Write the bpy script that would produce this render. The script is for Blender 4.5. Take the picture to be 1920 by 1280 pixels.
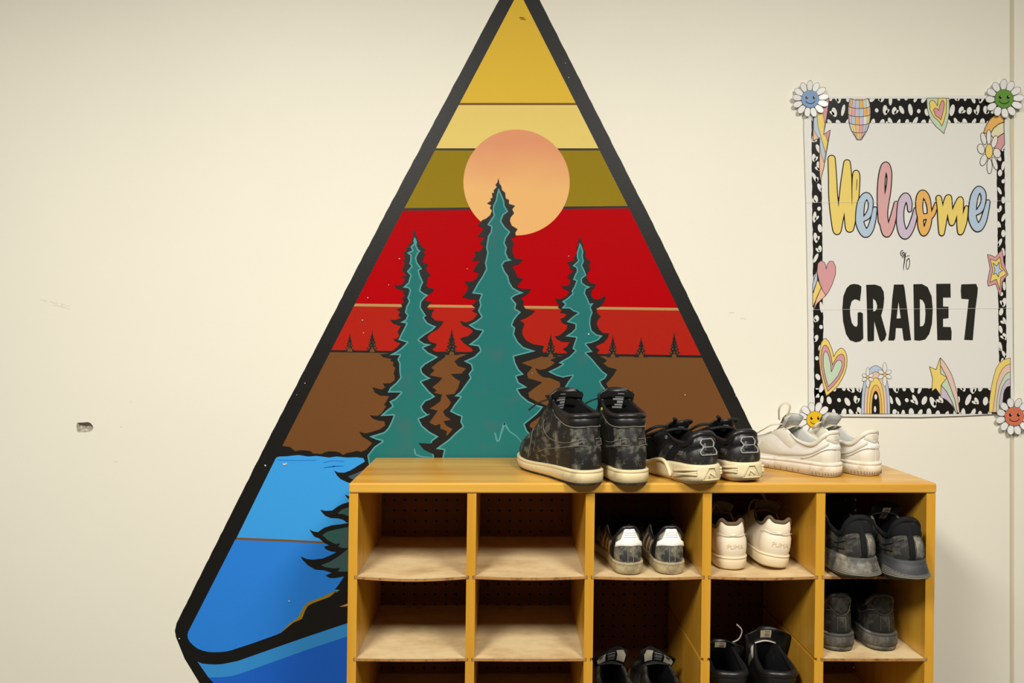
import bpy, math, random
import numpy as np
from mathutils import Vector, Matrix
from mathutils.geometry import tessellate_polygon

SC = bpy.context.scene
COL = SC.collection
for o in list(bpy.data.objects):
    bpy.data.objects.remove(o)

# ------------------------------------------------------------------ camera
F = 1400.0            # focal length in pixels of the 1920 wide frame
VX, VY = 946.0, 625.0  # pixel of the point straight ahead
DW = 1.82             # camera to wall
CZ = 1.3508           # camera height
cam_d = bpy.data.cameras.new('camera')
cam_d.sensor_width = 36.0
cam_d.lens = 36.0 * F / 1920.0
cam_d.shift_x = (960 - VX) / 1920.0
cam_d.shift_y = -(640 - VY) / 1920.0
cam_d.clip_start = 0.05
cam = bpy.data.objects.new('camera', cam_d)
COL.objects.link(cam)
cam.location = (0, -DW, CZ)
cam.rotation_euler = (math.pi / 2, 0, 0)
SC.camera = cam

# ------------------------------------------------------------------ world, exposure
world = bpy.data.worlds.new('world')
SC.world = world
world.use_nodes = True
world.node_tree.nodes['Background'].inputs[0].default_value = (1.0, 0.93, 0.80, 1)
world.node_tree.nodes['Background'].inputs[1].default_value = 0.03
SC.view_settings.view_transform = 'Standard'
SC.view_settings.look = 'None'
SC.view_settings.gamma = 1.0
SC.view_settings.use_curve_mapping = False
SC.view_settings.exposure = 0.0

# ceiling light fittings: (x, y, size x, size y, watts)
CEIL = 2.72
LIGHT_COLOR = (1.0, 0.965, 0.89)
FITTINGS = [(-0.80, -1.98, 0.60, 0.90, 86.0), (0.95, -1.98, 0.60, 0.90, 70.0)]
LAMPS = []
for (lx, ly, sx, sy, w) in FITTINGS:
    ld = bpy.data.lights.new('ceiling_lamp', 'AREA')
    ld.shape = 'RECTANGLE'
    ld.size, ld.size_y = sx - 0.06, sy - 0.06
    ld.energy = w
    ld.color = LIGHT_COLOR
    lo = bpy.data.objects.new('ceiling_lamp', ld)
    COL.objects.link(lo)
    lo.location = (lx, ly, CEIL - 0.05)
    LAMPS.append(lo)

# ------------------------------------------------------------------ helpers
def lin(c):
    c = c / 255.0
    return c / 12.92 if c <= 0.04045 else ((c + 0.055) / 1.055) ** 2.4

def rgb(r, g, b, k=0.9):
    return (lin(r) * k, lin(g) * k, lin(b) * k, 1.0)

MATS = {}
def mat(name, color, rough=0.5, spec=0.4, dirt=None, dscale=20.0, lo=0.5, hi=0.65, damt=1.0, bump=0.0,
        bscale=200.0, stretch=None, coat=0.0, var=0.0, vscale=6.0):
    """plain surface colour, an optional second colour in noise-shaped stains, optional fine relief"""
    if name in MATS:
        return MATS[name]
    m = bpy.data.materials.new(name)
    m.use_nodes = True
    nt = m.node_tree
    b = nt.nodes['Principled BSDF']
    b.inputs['Base Color'].default_value = color
    b.inputs['Roughness'].default_value = rough
    b.inputs['Specular IOR Level'].default_value = spec
    b.inputs['Coat Weight'].default_value = coat
    b.inputs['Coat Roughness'].default_value = 0.15
    tc = nt.nodes.new('ShaderNodeTexCoord')
    mp = nt.nodes.new('ShaderNodeMapping')
    nt.links.new(tc.outputs['Object'], mp.inputs[0])
    if stretch:
        mp.inputs['Scale'].default_value = stretch
    last = None
    if dirt is not None:
        n = nt.nodes.new('ShaderNodeTexNoise')
        n.inputs['Scale'].default_value = dscale
        n.inputs['Detail'].default_value = 6.0
        n.inputs['Roughness'].default_value = 0.65
        nt.links.new(mp.outputs[0], n.inputs['Vector'])
        r = nt.nodes.new('ShaderNodeMapRange')
        r.inputs['From Min'].default_value = lo
        r.inputs['From Max'].default_value = hi
        r.inputs['To Max'].default_value = damt
        nt.links.new(n.outputs['Fac'], r.inputs['Value'])
        mx = nt.nodes.new('ShaderNodeMix')
        mx.data_type = 'RGBA'
        mx.inputs['A'].default_value = color
        mx.inputs['B'].default_value = dirt
        nt.links.new(r.outputs[0], mx.inputs['Factor'])
        last = mx.outputs['Result']
        nt.links.new(last, b.inputs['Base Color'])
    if var > 0:
        n = nt.nodes.new('ShaderNodeTexNoise')
        n.inputs['Scale'].default_value = vscale
        n.inputs['Detail'].default_value = 4.0
        nt.links.new(mp.outputs[0], n.inputs['Vector'])
        r = nt.nodes.new('ShaderNodeMapRange')
        r.inputs['From Min'].default_value = 0.3
        r.inputs['From Max'].default_value = 0.7
        r.inputs['To Min'].default_value = 1.0 - var
        r.inputs['To Max'].default_value = 1.0 + var
        nt.links.new(n.outputs['Fac'], r.inputs['Value'])
        mx = nt.nodes.new('ShaderNodeMix')
        mx.data_type = 'RGBA'
        mx.blend_type = 'MULTIPLY'
        mx.inputs['Factor'].default_value = 1.0
        if last is not None:
            nt.links.new(last, mx.inputs['A'])
        else:
            mx.inputs['A'].default_value = color
        nt.links.new(r.outputs[0], mx.inputs['B'])
        nt.links.new(mx.outputs['Result'], b.inputs['Base Color'])
    if bump > 0:
        n = nt.nodes.new('ShaderNodeTexNoise')
        n.inputs['Scale'].default_value = bscale
        n.inputs['Detail'].default_value = 3.0
        nt.links.new(tc.outputs['Object'], n.inputs['Vector'])
        bp = nt.nodes.new('ShaderNodeBump')
        bp.inputs['Strength'].default_value = bump
        bp.inputs['Distance'].default_value = 0.002
        nt.links.new(n.outputs['Fac'], bp.inputs['Height'])
        nt.links.new(bp.outputs[0], b.inputs['Normal'])
    MATS[name] = m
    return m

def wood(name, light, dark, axis, rough=0.32, coat=0.25, fine=70.0):
    """honey pine with grain running along one axis"""
    if name in MATS:
        return MATS[name]
    m = bpy.data.materials.new(name)
    m.use_nodes = True
    nt = m.node_tree
    b = nt.nodes['Principled BSDF']
    tc = nt.nodes.new('ShaderNodeTexCoord')
    mp = nt.nodes.new('ShaderNodeMapping')
    nt.links.new(tc.outputs['Object'], mp.inputs[0])
    sc = [fine * 0.30] * 3
    sc[axis] = 1.1
    mp.inputs['Scale'].default_value = sc
    n = nt.nodes.new('ShaderNodeTexNoise')
    n.inputs['Scale'].default_value = 1.0
    n.inputs['Detail'].default_value = 5.0
    n.inputs['Roughness'].default_value = 0.55
    n.inputs['Distortion'].default_value = 0.6
    nt.links.new(mp.outputs[0], n.inputs['Vector'])
    r = nt.nodes.new('ShaderNodeMapRange')
    r.inputs['From Min'].default_value = 0.30
    r.inputs['From Max'].default_value = 0.72
    nt.links.new(n.outputs['Fac'], r.inputs['Value'])
    mx = nt.nodes.new('ShaderNodeMix')
    mx.data_type = 'RGBA'
    mx.inputs['A'].default_value = light
    mx.inputs['B'].default_value = dark
    nt.links.new(r.outputs[0], mx.inputs['Factor'])
    nt.links.new(mx.outputs['Result'], b.inputs['Base Color'])
    b.inputs['Roughness'].default_value = rough
    b.inputs['Coat Weight'].default_value = coat
    b.inputs['Coat Roughness'].default_value = 0.2
    MATS[name] = m
    return m

def obj(name, verts, faces, m, parent=None, smooth=False, mats=None, midx=None):
    me = bpy.data.meshes.new(name)
    me.from_pydata([tuple(v) for v in verts], [], faces)
    for mm in (mats if mats else [m]):
        me.materials.append(mm)
    if midx:
        for p, i in zip(me.polygons, midx):
            p.material_index = i
    if smooth:
        for p in me.polygons:
            p.use_smooth = True
    me.update()
    o = bpy.data.objects.new(name, me)
    COL.objects.link(o)
    if parent is not None:
        o.parent = parent
    return o

def tag(o, label=None, cat=None, group=None, kind=None):
    if label: o['label'] = label
    if cat: o['category'] = cat
    if group: o['group'] = group
    if kind: o['kind'] = kind
    return o

def empty(name, loc=(0, 0, 0), rz=0.0, rx=0.0, ry=0.0):
    o = bpy.data.objects.new(name, None)
    COL.objects.link(o)
    o.location = loc
    o.rotation_mode = 'XYZ'
    o.rotation_euler = (rx, ry, rz)
    o.empty_display_size = 0.05
    return o

def box_data(x0, x1, y0, y1, z0, z1):
    v = [(x, y, z) for x in (x0, x1) for y in (y0, y1) for z in (z0, z1)]
    f = [(0, 1, 3, 2), (4, 6, 7, 5), (0, 4, 5, 1), (2, 3, 7, 6), (0, 2, 6, 4), (1, 5, 7, 3)]
    return v, f

def bevelled(o, w=0.002, seg=2):
    md = o.modifiers.new('bevel', 'BEVEL')
    md.width = w
    md.segments = seg
    md.limit_method = 'ANGLE'
    return o

# pixel -> wall coordinates (the wall is y = 0, square to the camera)
def wx(px): return (px - VX) * DW / F
def wz(py): return CZ - (py - VY) * DW / F

def catmull(pts, k, closed=True):
    n = len(pts)
    out = []
    rng = range(n) if closed else range(n - 1)
    for i in rng:
        if closed:
            p0, p1, p2, p3 = pts[(i - 1) % n], pts[i], pts[(i + 1) % n], pts[(i + 2) % n]
        else:
            p0, p1, p2, p3 = pts[max(i - 1, 0)], pts[i], pts[i + 1], pts[min(i + 2, n - 1)]
        for j in range(k):
            t = j / k
            out.append(tuple(0.5 * ((2 * b) + (c - a) * t + (2 * a - 5 * b + 4 * c - d) * t * t + (3 * b - a - 3 * c + d) * t ** 3)
                             for a, b, c, d in zip(p0, p1, p2, p3)))
    if not closed:
        out.append(tuple(pts[-1]))
    return out

def crop(u0, v0, s):
    """returns a converter from a measured drawing sheet to picture units"""
    return lambda pts: [(u0 + p[0] / s, v0 + p[1] / s) for p in pts]

class Print:
    """flat paint or ink on the wall plane; layers lie a fraction of a millimetre apart"""
    def __init__(self, base=0.0002, step=0.00015):
        self.v, self.f, self.mi, self.mats = [], [], [], []
        self.base, self.step = base, step
    def slot(self, m):
        if m not in self.mats:
            self.mats.append(m)
        return self.mats.index(m)
    def poly(self, pts, m, layer=0, holes=()):
        loops = [pts] + list(holes)
        y = -(self.base + layer * self.step)
        flat = [Vector((wx(p[0]), y, wz(p[1]))) for lp in loops for p in lp]
        tris = tessellate_polygon([[Vector((p[0], p[1], 0)) for p in lp] for lp in loops])
        n0 = len(self.v)
        self.v += flat
        s = self.slot(m)
        for t in tris:
            a, b, c = (flat[i] for i in t)
            nrm = (b - a).cross(c - a)
            if nrm.length < 1e-14:
                continue
            self.f.append(tuple(n0 + i for i in (t if nrm.y < 0 else (t[0], t[2], t[1]))))
            self.mi.append(s)
        return self
    def disc(self, cx, cy, rx, ry=None, m=None, layer=0, rot=0.0, n=20):
        return self.poly(ell(cx, cy, rx, ry, rot, n), m, layer)
    def ribbon(self, pts, r, m, layer=0, closed=False, nd=10):
        """thick line; r is one radius or a list of radii"""
        n = len(pts)
        rr = r if isinstance(r, (list, tuple)) else [r] * n
        s = self.slot(m)
        y = -(self.base + layer * self.step)
        segs = list(zip(range(n - 1), range(1, n))) + ([(n - 1, 0)] if closed else [])
        for a, b in segs:
            (x0, y0), (x1, y1) = pts[a][:2], pts[b][:2]
            d = math.hypot(x1 - x0, y1 - y0)
            if d < 1e-6:
                continue
            nx, ny = -(y1 - y0) / d, (x1 - x0) / d
            q = [(x0 + nx * rr[a], y0 + ny * rr[a]), (x0 - nx * rr[a], y0 - ny * rr[a]),
                 (x1 - nx * rr[b], y1 - ny * rr[b]), (x1 + nx * rr[b], y1 + ny * rr[b])]
            n0 = len(self.v)
            self.v += [Vector((wx(p[0]), y, wz(p[1]))) for p in q]
            self.f.append((n0 + 3, n0 + 2, n0 + 1, n0)); self.mi.append(s)
        if nd:
            for i in range(n):
                n0 = len(self.v)
                self.v += [Vector((wx(pts[i][0] + rr[i] * math.cos(t)), y, wz(pts[i][1] + rr[i] * math.sin(t))))
                           for t in [2 * math.pi * k / nd for k in range(nd)]]
                self.f.append(tuple(range(n0 + nd - 1, n0 - 1, -1))); self.mi.append(s)
        return self
    def blob(self, strokes, m, layer=0, g=0.7):
        """union of round-ended strokes [(x, y, r), ...] filled without overlaps (marching squares)"""
        allp = [q for st in strokes for q in st]
        x0 = min(q[0] - q[2] for q in allp) - g; x1 = max(q[0] + q[2] for q in allp) + g
        y0 = min(q[1] - q[2] for q in allp) - g; y1 = max(q[1] + q[2] for q in allp) + g
        nx, ny = int((x1 - x0) / g) + 2, int((y1 - y0) / g) + 2
        gx, gy = np.meshgrid(x0 + g * np.arange(nx), y0 + g * np.arange(ny), indexing='ij')
        D = np.full(gx.shape, -1e9)
        for st in strokes:
            for a, b in zip(st, st[1:]):
                dx, dy = b[0] - a[0], b[1] - a[1]
                dd = dx * dx + dy * dy or 1e-9
                t = np.clip(((gx - a[0]) * dx + (gy - a[1]) * dy) / dd, 0, 1)
                D = np.maximum(D, a[2] + (b[2] - a[2]) * t - np.hypot(gx - a[0] - t * dx, gy - a[1] - t * dy))
        return self._fill(D, x0, y0, g, m, layer)
    def inset(self, pts, d, m, layer=0, g=1.0):
        """the inside of an outline, drawn back evenly by d"""
        P = np.array(pts, float)
        Q = np.roll(P, -1, axis=0)
        x0, y0 = P.min(0) - g
        x1, y1 = P.max(0) + g
        gx, gy = np.meshgrid(np.arange(x0, x1 + g, g), np.arange(y0, y1 + g, g), indexing='ij')
        dist = np.full(gx.shape, 1e9)
        ins = np.zeros(gx.shape, bool)
        for a, b in zip(P, Q):
            ab = b - a
            t = np.clip(((gx - a[0]) * ab[0] + (gy - a[1]) * ab[1]) / (ab @ ab + 1e-12), 0, 1)
            dist = np.minimum(dist, np.hypot(gx - a[0] - t * ab[0], gy - a[1] - t * ab[1]))
            if a[1] != b[1]:
                ins ^= ((a[1] > gy) != (b[1] > gy)) & (gx < ab[0] * (gy - a[1]) / (b[1] - a[1]) + a[0])
        return self._fill(np.where(ins, dist, -dist) - d, x0, y0, g, m, layer)
    def _fill(self, D, x0, y0, g, m, layer):
        nx, ny = D.shape
        s = self.slot(m)
        yy = -(self.base + layer * self.step)
        def face(pts):
            n0 = len(self.v)
            self.v += [Vector((wx(p[0]), yy, wz(p[1]))) for p in pts]
            self.f.append(tuple(range(n0, n0 + len(pts)))); self.mi.append(s)
        for j in range(ny - 1):
            run = None
            for i in range(nx - 1):
                c = [(i, j), (i + 1, j), (i + 1, j + 1), (i, j + 1)]
                d = [D[k] for k in c]
                if min(d) > 0:
                    run = i if run is None else run
                    continue
                if run is not None:
                    face([(x0 + run * g, y0 + j * g), (x0 + i * g, y0 + j * g), (x0 + i * g, y0 + (j + 1) * g), (x0 + run * g, y0 + (j + 1) * g)])
                    run = None
                if max(d) <= 0:
                    continue
                pts = []
                for k in range(4):
                    (ia, ja), (ib, jb) = c[k], c[(k + 1) % 4]
                    da, db = d[k], d[(k + 1) % 4]
                    if da > 0: pts.append((x0 + ia * g, y0 + ja * g))
                    if (da > 0) != (db > 0):
                        t = da / (da - db)
                        pts.append((x0 + (ia + (ib - ia) * t) * g, y0 + (ja + (jb - ja) * t) * g))
                if len(pts) > 2:
                    face(pts)
        return self
    def build(self, name, parent=None):
        me_faces = []
        for f in self.f:                       # every face looks into the room
            a, b, c = self.v[f[0]], self.v[f[1]], self.v[f[2]]
            me_faces.append(f if (b - a).cross(c - a).y < 0 else tuple(reversed(f)))
        return obj(name, self.v, me_faces, None, parent, mats=self.mats, midx=self.mi)

def ell(cx, cy, rx, ry=None, rot=0.0, n=20):
    ry = rx if ry is None else ry
    c, s = math.cos(rot), math.sin(rot)
    out = []
    for k in range(n):
        t = 2 * math.pi * k / n
        x, y = rx * math.cos(t), ry * math.sin(t)
        out.append((cx + x * c - y * s, cy + x * s + y * c))
    return out

def text_mesh(s, size=1.0):
    """outline of a short word as a flat mesh (built-in vector font)"""
    cu = bpy.data.curves.new('lettering', 'FONT')
    cu.body = s
    cu.size = size
    cu.align_x = 'CENTER'
    cu.align_y = 'CENTER'
    cu.resolution_u = 3
    o = bpy.data.objects.new('lettering', cu)
    COL.objects.link(o)
    me = bpy.data.meshes.new_from_object(o.evaluated_get(bpy.context.evaluated_depsgraph_get()))
    v = [tuple(p.co) for p in me.vertices]
    f = [tuple(p.vertices) for p in me.polygons]
    bpy.data.objects.remove(o)
    bpy.data.curves.remove(cu)
    bpy.data.meshes.remove(me)
    return v, f
# ------------------------------------------------------------------ room
M_WALL = mat('wall_paint', (0.81, 0.782, 0.672, 1), rough=0.5, spec=0.2, bump=0.06, bscale=260, var=0.012, vscale=3.0)
M_CEIL = mat('ceiling_paint', (0.34, 0.32, 0.28, 1), rough=0.9, spec=0.1)
M_FLOOR = mat('floor_tile', (0.09, 0.07, 0.05, 1), rough=0.45, dirt=(0.07, 0.055, 0.04, 1), dscale=5)
M_PLASTER = mat('bare_plaster', (0.62, 0.58, 0.48, 1), rough=0.95, dirt=(0.22, 0.19, 0.14, 1), dscale=260, lo=0.45, hi=0.6, bump=1.0, bscale=700)
M_JOINT = mat('joint_caulk', (0.58, 0.52, 0.37, 1), rough=0.7)
M_REAR = mat('far_wall_paint', (0.20, 0.18, 0.15, 1), rough=0.9)

XL, XR, YB = -3.0, 2.7, -4.4
SEAM0, SEAM1 = wx(1893.5), wx(1901.0)

# back wall with the chipped slot left of the mural
hole = [(144.5, 792.5), (150, 792), (158, 791.5), (165, 791), (170, 793), (174, 798), (175, 803), (172, 807.5), (167, 809.5),
        (160, 810), (152, 810.5), (146, 810), (143.8, 806), (143.4, 799)]
outer = [(XL, 0), (SEAM0, 0), (SEAM0, CEIL), (XL, CEIL)]
hp = [(wx(p[0]), wz(p[1])) for p in hole]
flat = [Vector((p[0], 0, p[1])) for p in outer + hp]
tris = tessellate_polygon([[Vector((p[0], p[1], 0)) for p in outer], [Vector((p[0], p[1], 0)) for p in hp]])
fs = []
for t in tris:
    a, b, c = (flat[i] for i in t)
    fs.append(tuple(t) if (b - a).cross(c - a).y < 0 else (t[0], t[2], t[1]))
mi = [0] * len(fs)
vs = list(flat)
nh = len(hp)
n0 = len(vs)
hcx, hcz = wx(159), wz(801)
for k, d in ((0.80, 0.010), (0.45, 0.014)):
    vs += [Vector((hcx + (x - hcx) * k, d, hcz + (z - hcz) * k)) for x, z in hp]
for i in range(nh):
    j = (i + 1) % nh
    fs.append((4 + i, 4 + j, n0 + j, n0 + i)); mi.append(1)
    fs.append((n0 + i, n0 + j, n0 + nh + j, n0 + nh + i)); mi.append(1)
fs.append(tuple(range(n0 + nh, n0 + 2 * nh))); mi.append(1)
o = obj('wall_back', vs, fs, None, mats=[M_WALL, M_PLASTER], midx=mi)
tag(o, 'cream painted wall behind the mural with a small chipped slot', kind='structure')
WALL_BACK = o
M_PENCIL = mat('pencil', (0.60, 0.57, 0.47, 1), rough=0.7)
p = Print(0.0002)
rp = random.Random(7)
for k in range(13):
    x = 76 + k * 4.3
    y = 562.5 + k * 0.95
    if k in (3, 8): continue
    p.ribbon([(x, y + rp.uniform(-3, 0)), (x + 1.5, y + rp.uniform(0, 2)), (x + 3, y + rp.uniform(-2, 1))], 0.35, M_PENCIL, 0, nd=0)
p.ribbon([(100, 572), (115, 574.5), (133, 580)], [0.2, 0.5, 0.2], M_PENCIL, 0, nd=0)
for (x, y, w) in ((246, 753, 1.2), (1372, 586, 5), (1393, 597, 5), (228, 800, 2.5), (217, 865, 3)):
    p.ribbon([(x - w, y), (x + w, y + 0.6)], 0.5, M_PENCIL, 0, nd=0)
p.build('pencil_mark', WALL_BACK)

# joint strip and the wall beyond it
o = obj('trim_1', *box_data(SEAM0, SEAM1, 0.003, 0.03, 0, CEIL), M_JOINT)
tag(o, 'tan vertical joint strip beside the poster', kind='structure')
o = obj('wall_beyond', *box_data(SEAM1, XR, 0.0, 0.05, 0, CEIL), M_WALL)
tag(o, 'cream wall panel right of the vertical joint', kind='structure')
for nm, bx, m, lb in (
        ('wall_left', (XL - 0.06, XL, YB, 0.05, 0, CEIL), M_REAR, 'dull side wall left of the picture'),
        ('wall_right', (XR, XR + 0.06, YB, 0.05, 0, CEIL), M_REAR, 'dull side wall right of the picture'),
        ('wall_rear', (XL, XR, YB - 0.06, YB, 0, CEIL), M_REAR, 'dull wall behind the camera'),
        ('floor', (XL, XR, YB, 0.05, -0.05, 0), M_FLOOR, 'brown tiled floor'),
        ('ceiling', (XL, XR, YB, 0.05, CEIL, CEIL + 0.05), M_CEIL, 'pale ceiling with light fittings')):
    tag(obj(nm, *box_data(*bx), m), lb, kind='structure')

# ceiling light fittings (housing, frame, diffuser)
M_HOUS = mat('fitting_white', (0.7, 0.7, 0.68, 1), rough=0.5)
M_DIFF = bpy.data.materials.new('lit_diffuser')
M_DIFF.use_nodes = True
_b = M_DIFF.node_tree.nodes['Principled BSDF']
_b.inputs['Base Color'].default_value = (0.8, 0.8, 0.75, 1)
_b.inputs['Emission Color'].default_value = (*LIGHT_COLOR, 1)
_b.inputs['Emission Strength'].default_value = 2.0
for k, ((lx, ly, sx, sy, w), lo) in enumerate(zip(FITTINGS, LAMPS)):
    e = empty('ceiling_light', (lx, ly, CEIL))
    tag(e, ['long white ceiling light fitting over the left of the room',
            'long white ceiling light fitting over the right of the room'][k], 'ceiling light', 'ceiling light fittings')
    obj('housing', *box_data(-sx / 2, sx / 2, -sy / 2, sy / 2, -0.03, 0.0), M_HOUS, e)
    obj('diffuser', *box_data(-sx / 2 + 0.03, sx / 2 - 0.03, -sy / 2 + 0.03, sy / 2 - 0.03, -0.036, -0.031), M_DIFF, e)
    lo.parent = e
    lo.location = (0, 0, -0.05)
# ------------------------------------------------------------------ mural
def paint(name, c, rough=0.5, spec=0.04, **k):
    return mat('paint_' + name, c, rough=rough, spec=spec, bump=0.10, bscale=330, **k)
P_BLACK = paint('black', rgb(22, 21, 19), rough=0.45, spec=0.3)
P_YEL = paint('yellow', rgb(226, 188, 66))
P_PALE = paint('pale_yellow', rgb(232, 207, 118))
P_OLIVE = paint('olive', rgb(148, 125, 28))
P_BROWNLINE = paint('brown_line', rgb(122, 88, 52))
P_RED = paint('red', rgb(178, 2, 10))
P_RED2 = paint('orange_red', rgb(176, 36, 24))
P_TAN = paint('tan_line', rgb(184, 146, 90))
P_BROWN = paint('brown', rgb(116, 76, 42))
P_BLUE1 = paint('sky_blue', rgb(62, 160, 234, 0.95))
P_BLUE2 = paint('mid_blue', rgb(46, 130, 224, 0.95))
P_BLUE3 = paint('light_water', rgb(58, 146, 218))
P_BLUE4 = paint('deep_water', rgb(36, 102, 208))
P_TEAL = paint('teal', rgb(40, 116, 114), dirt=rgb(66, 108, 108), dscale=14, lo=0.52, hi=0.68, damt=0.7)
P_TEALL = paint('light_teal', rgb(88, 156, 156))
P_GREYT = paint('grey_teal', rgb(66, 92, 92), dirt=rgb(44, 106, 92), dscale=16, lo=0.45, hi=0.65)
P_GREY = paint('grey_leaf', rgb(72, 92, 104))
P_GOLD = paint('gold_edge', rgb(160, 128, 20))
P_CHIP = paint('chip', rgb(225, 220, 205))

# the sun: its own painted blend from coral above to apricot below
P_SUN = bpy.data.materials.new('paint_sun')
P_SUN.use_nodes = True
_nt = P_SUN.node_tree
_b = _nt.nodes['Principled BSDF']
_b.inputs['Roughness'].default_value = 0.45
_tc = _nt.nodes.new('ShaderNodeTexCoord')
_sx = _nt.nodes.new('ShaderNodeSeparateXYZ')
_n = _nt.nodes.new('ShaderNodeTexNoise'); _n.inputs['Scale'].default_value = 9.0
_nt.links.new(_tc.outputs['Object'], _sx.inputs[0])
_nt.links.new(_tc.outputs['Object'], _n.inputs['Vector'])
_ad = _nt.nodes.new('ShaderNodeMath'); _ad.operation = 'MULTIPLY_ADD'
_ad.inputs[1].default_value = 0.06
_nt.links.new(_n.outputs['Fac'], _ad.inputs[0]); _nt.links.new(_sx.outputs['Z'], _ad.inputs[2])
_mr = _nt.nodes.new('ShaderNodeMapRange')
_mr.inputs['From Min'].default_value = wz(355) + 0.03
_mr.inputs['From Max'].default_value = wz(270) + 0.03
_nt.links.new(_ad.outputs[0], _mr.inputs['Value'])
_mx = _nt.nodes.new('ShaderNodeMix'); _mx.data_type = 'RGBA'
_mx.inputs['A'].default_value = rgb(232, 176, 100)
_mx.inputs['B'].default_value = rgb(218, 138, 88)
_nt.links.new(_mr.outputs[0], _mx.inputs['Factor'])
_nt.links.new(_mx.outputs['Result'], _b.inputs['Base Color'])

mural = tag(empty('wall_mural', (0, 0, 0)), 'painted triangle mural of fir trees, lake and setting sun on the cream wall', 'mural')

AX = 972.0
def mir(pts): return [(2 * AX - x, y) for x, y in pts]
def jag(pts, amp, n, seed):
    r = random.Random(seed); out = []
    for a, b in zip(pts, pts[1:]):
        for k in range(n):
            t = k / n
            out.append((a[0] + (b[0] - a[0]) * t + r.uniform(-amp, amp), a[1] + (b[1] - a[1]) * t))
    out.append(pts[-1])
    return out
o_left = [(973.5, -72), (935.6, 0), (707, 430), (505, 820), (331, 1168)]
o_right = [(973.5, -72), (1011.8, 0), (1229.5, 430), (1404, 790), (1590, 1160)]
low_l = [(328, 1182), (330, 1194), (346, 1234), (374, 1280), (440, 1365), (560, 1450), (740, 1515), (AX, 1540)]
low_r = [(1604, 1182), (1602, 1200), (1582, 1245), (1552, 1290), (1490, 1365), (1380, 1450), (1200, 1515)]
border = jag(o_left, 0.5, 40, 3) + low_l + list(reversed(low_r)) + list(reversed(jag(o_right, 0.5, 40, 4)[1:]))
Print(0.0002).poly(border, P_BLACK).build('border', mural)

# inner edges of the black frame
li = [(973, -18), (964, 0), (737.4, 430), (536.7, 820), (352.5, 1186)]
ri = [(973, -18), (981.6, 0), (1199, 430), (1366, 772), (1566, 1180)]
def xat(line, y):
    for (x0, y0), (x1, y1) in zip(line, line[1:]):
        if y0 <= y <= y1:
            return x0 + (x1 - x0) * (y - y0) / (y1 - y0)
    return line[-1][0]
def band(name, m, tl, tr, bl, br, layer=1):
    """a stripe between its left/right top and bottom heights"""
    pts = [(xat(li, tl), tl), (xat(ri, tr), tr), (xat(ri, br), br), (xat(li, bl), bl)]
    if tl < 0:
        pts = [li[0]] + [(xat(li, 0), 0)] + [(xat(li, bl), bl), (xat(ri, br), br)] + [(xat(ri, 0), 0)]
    else:                                   # follow the slight bend of the frame
        mids_r = [p for p in ri if tr < p[1] < br]
        mids_l = [p for p in li if tl < p[1] < bl]
        pts = pts[:2] + mids_r + pts[2:] + list(reversed(mids_l))
    return Print(0.0002).poly(pts, m, layer).build(name, mural)
band('sky_band', P_YEL, -18, -18, 193, 193)
band('dividing_line', P_BROWNLINE, 193, 193, 197, 197)
band('sky_band', P_PALE, 197, 197, 278, 278)
band('sky_band', P_OLIVE, 282, 282, 390, 386)
band('sky_band', P_RED, 395, 390.5, 569, 577)
band('dividing_line', P_TAN, 569, 577, 574, 582)
band('sky_band', P_RED2, 574, 582, 656, 666)
# brown land with its ragged lower edge
c6 = crop(500, 600, 4.265)
rag = c6([(125, 1005), (190, 1015), (212, 1034), (230, 1048), (270, 1038), (330, 1043), (352, 1048), (370, 1065), (440, 1070), (465, 1056), (500, 1048), (560, 1050),
          (588, 1060), (610, 1078), (640, 1062), (680, 1055), (720, 1045), (770, 1055), (850, 1040)])
land = [(xat(li, 660), 660), (xat(ri, 670.5), 670.5), (xat(ri, 772), 772), (1400, 850)] + [(760, 850)] + list(reversed(rag))
Print(0.0002).poly(land, P_BROWN, 1).build('land', mural)
# lake
c5 = crop(320, 820, 2.7825)
top = c6([(75, 1100), (100, 1090), (160, 1088), (230, 1080), (260, 1078), (330, 1090), (400, 1085), (500, 1098), (560, 1090), (640, 1098), (740, 1095), (820, 1115), (1100, 1100)])
lake1 = [(xat(li, 868), 868)] + top + [(1000, 860), (1380, 860), (1420, 1030), (900, 1030)] + c5([(810, 549), (600, 540), (342, 527)])
Print(0.0002).poly(lake1, P_BLUE1, 1).build('lake_band', mural)
lake2 = c5([(338, 530), (600, 543), (810, 552)]) + [(900, 1032), (1420, 1032), (1500, 1130), (900, 1190)] + \
    c5([(575, 1020), (500, 1047), (420, 1075), (320, 1108), (290, 1115), (260, 1118), (225, 1119), (200, 1118), (165, 1110), (140, 1100), (118, 1083), (100, 1065), (91, 1048), (88, 1030), (92, 1012)])
Print(0.0002).poly(lake2, P_BLUE2, 1).build('lake_band', mural)
Print(0.0002).poly(c5([(345, 521), (600, 531), (815, 543), (860, 548), (860, 558), (815, 553), (600, 543), (339, 533)]), P_BROWNLINE, 2).build('dividing_line', mural)
brush = Print(0.0002)
for a in ([(800, 158), (850, 150), (905, 148)], [(560, 116), (650, 120), (760, 118)], [(800, 130), (845, 120), (905, 125)]):
    brush.ribbon(c5(a), [0.6, 1.3, 0.3] if a[0][1] == 158 else 0.5, P_BLUE4, 2, nd=6)
brush.build('brush_stroke', mural)
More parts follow.
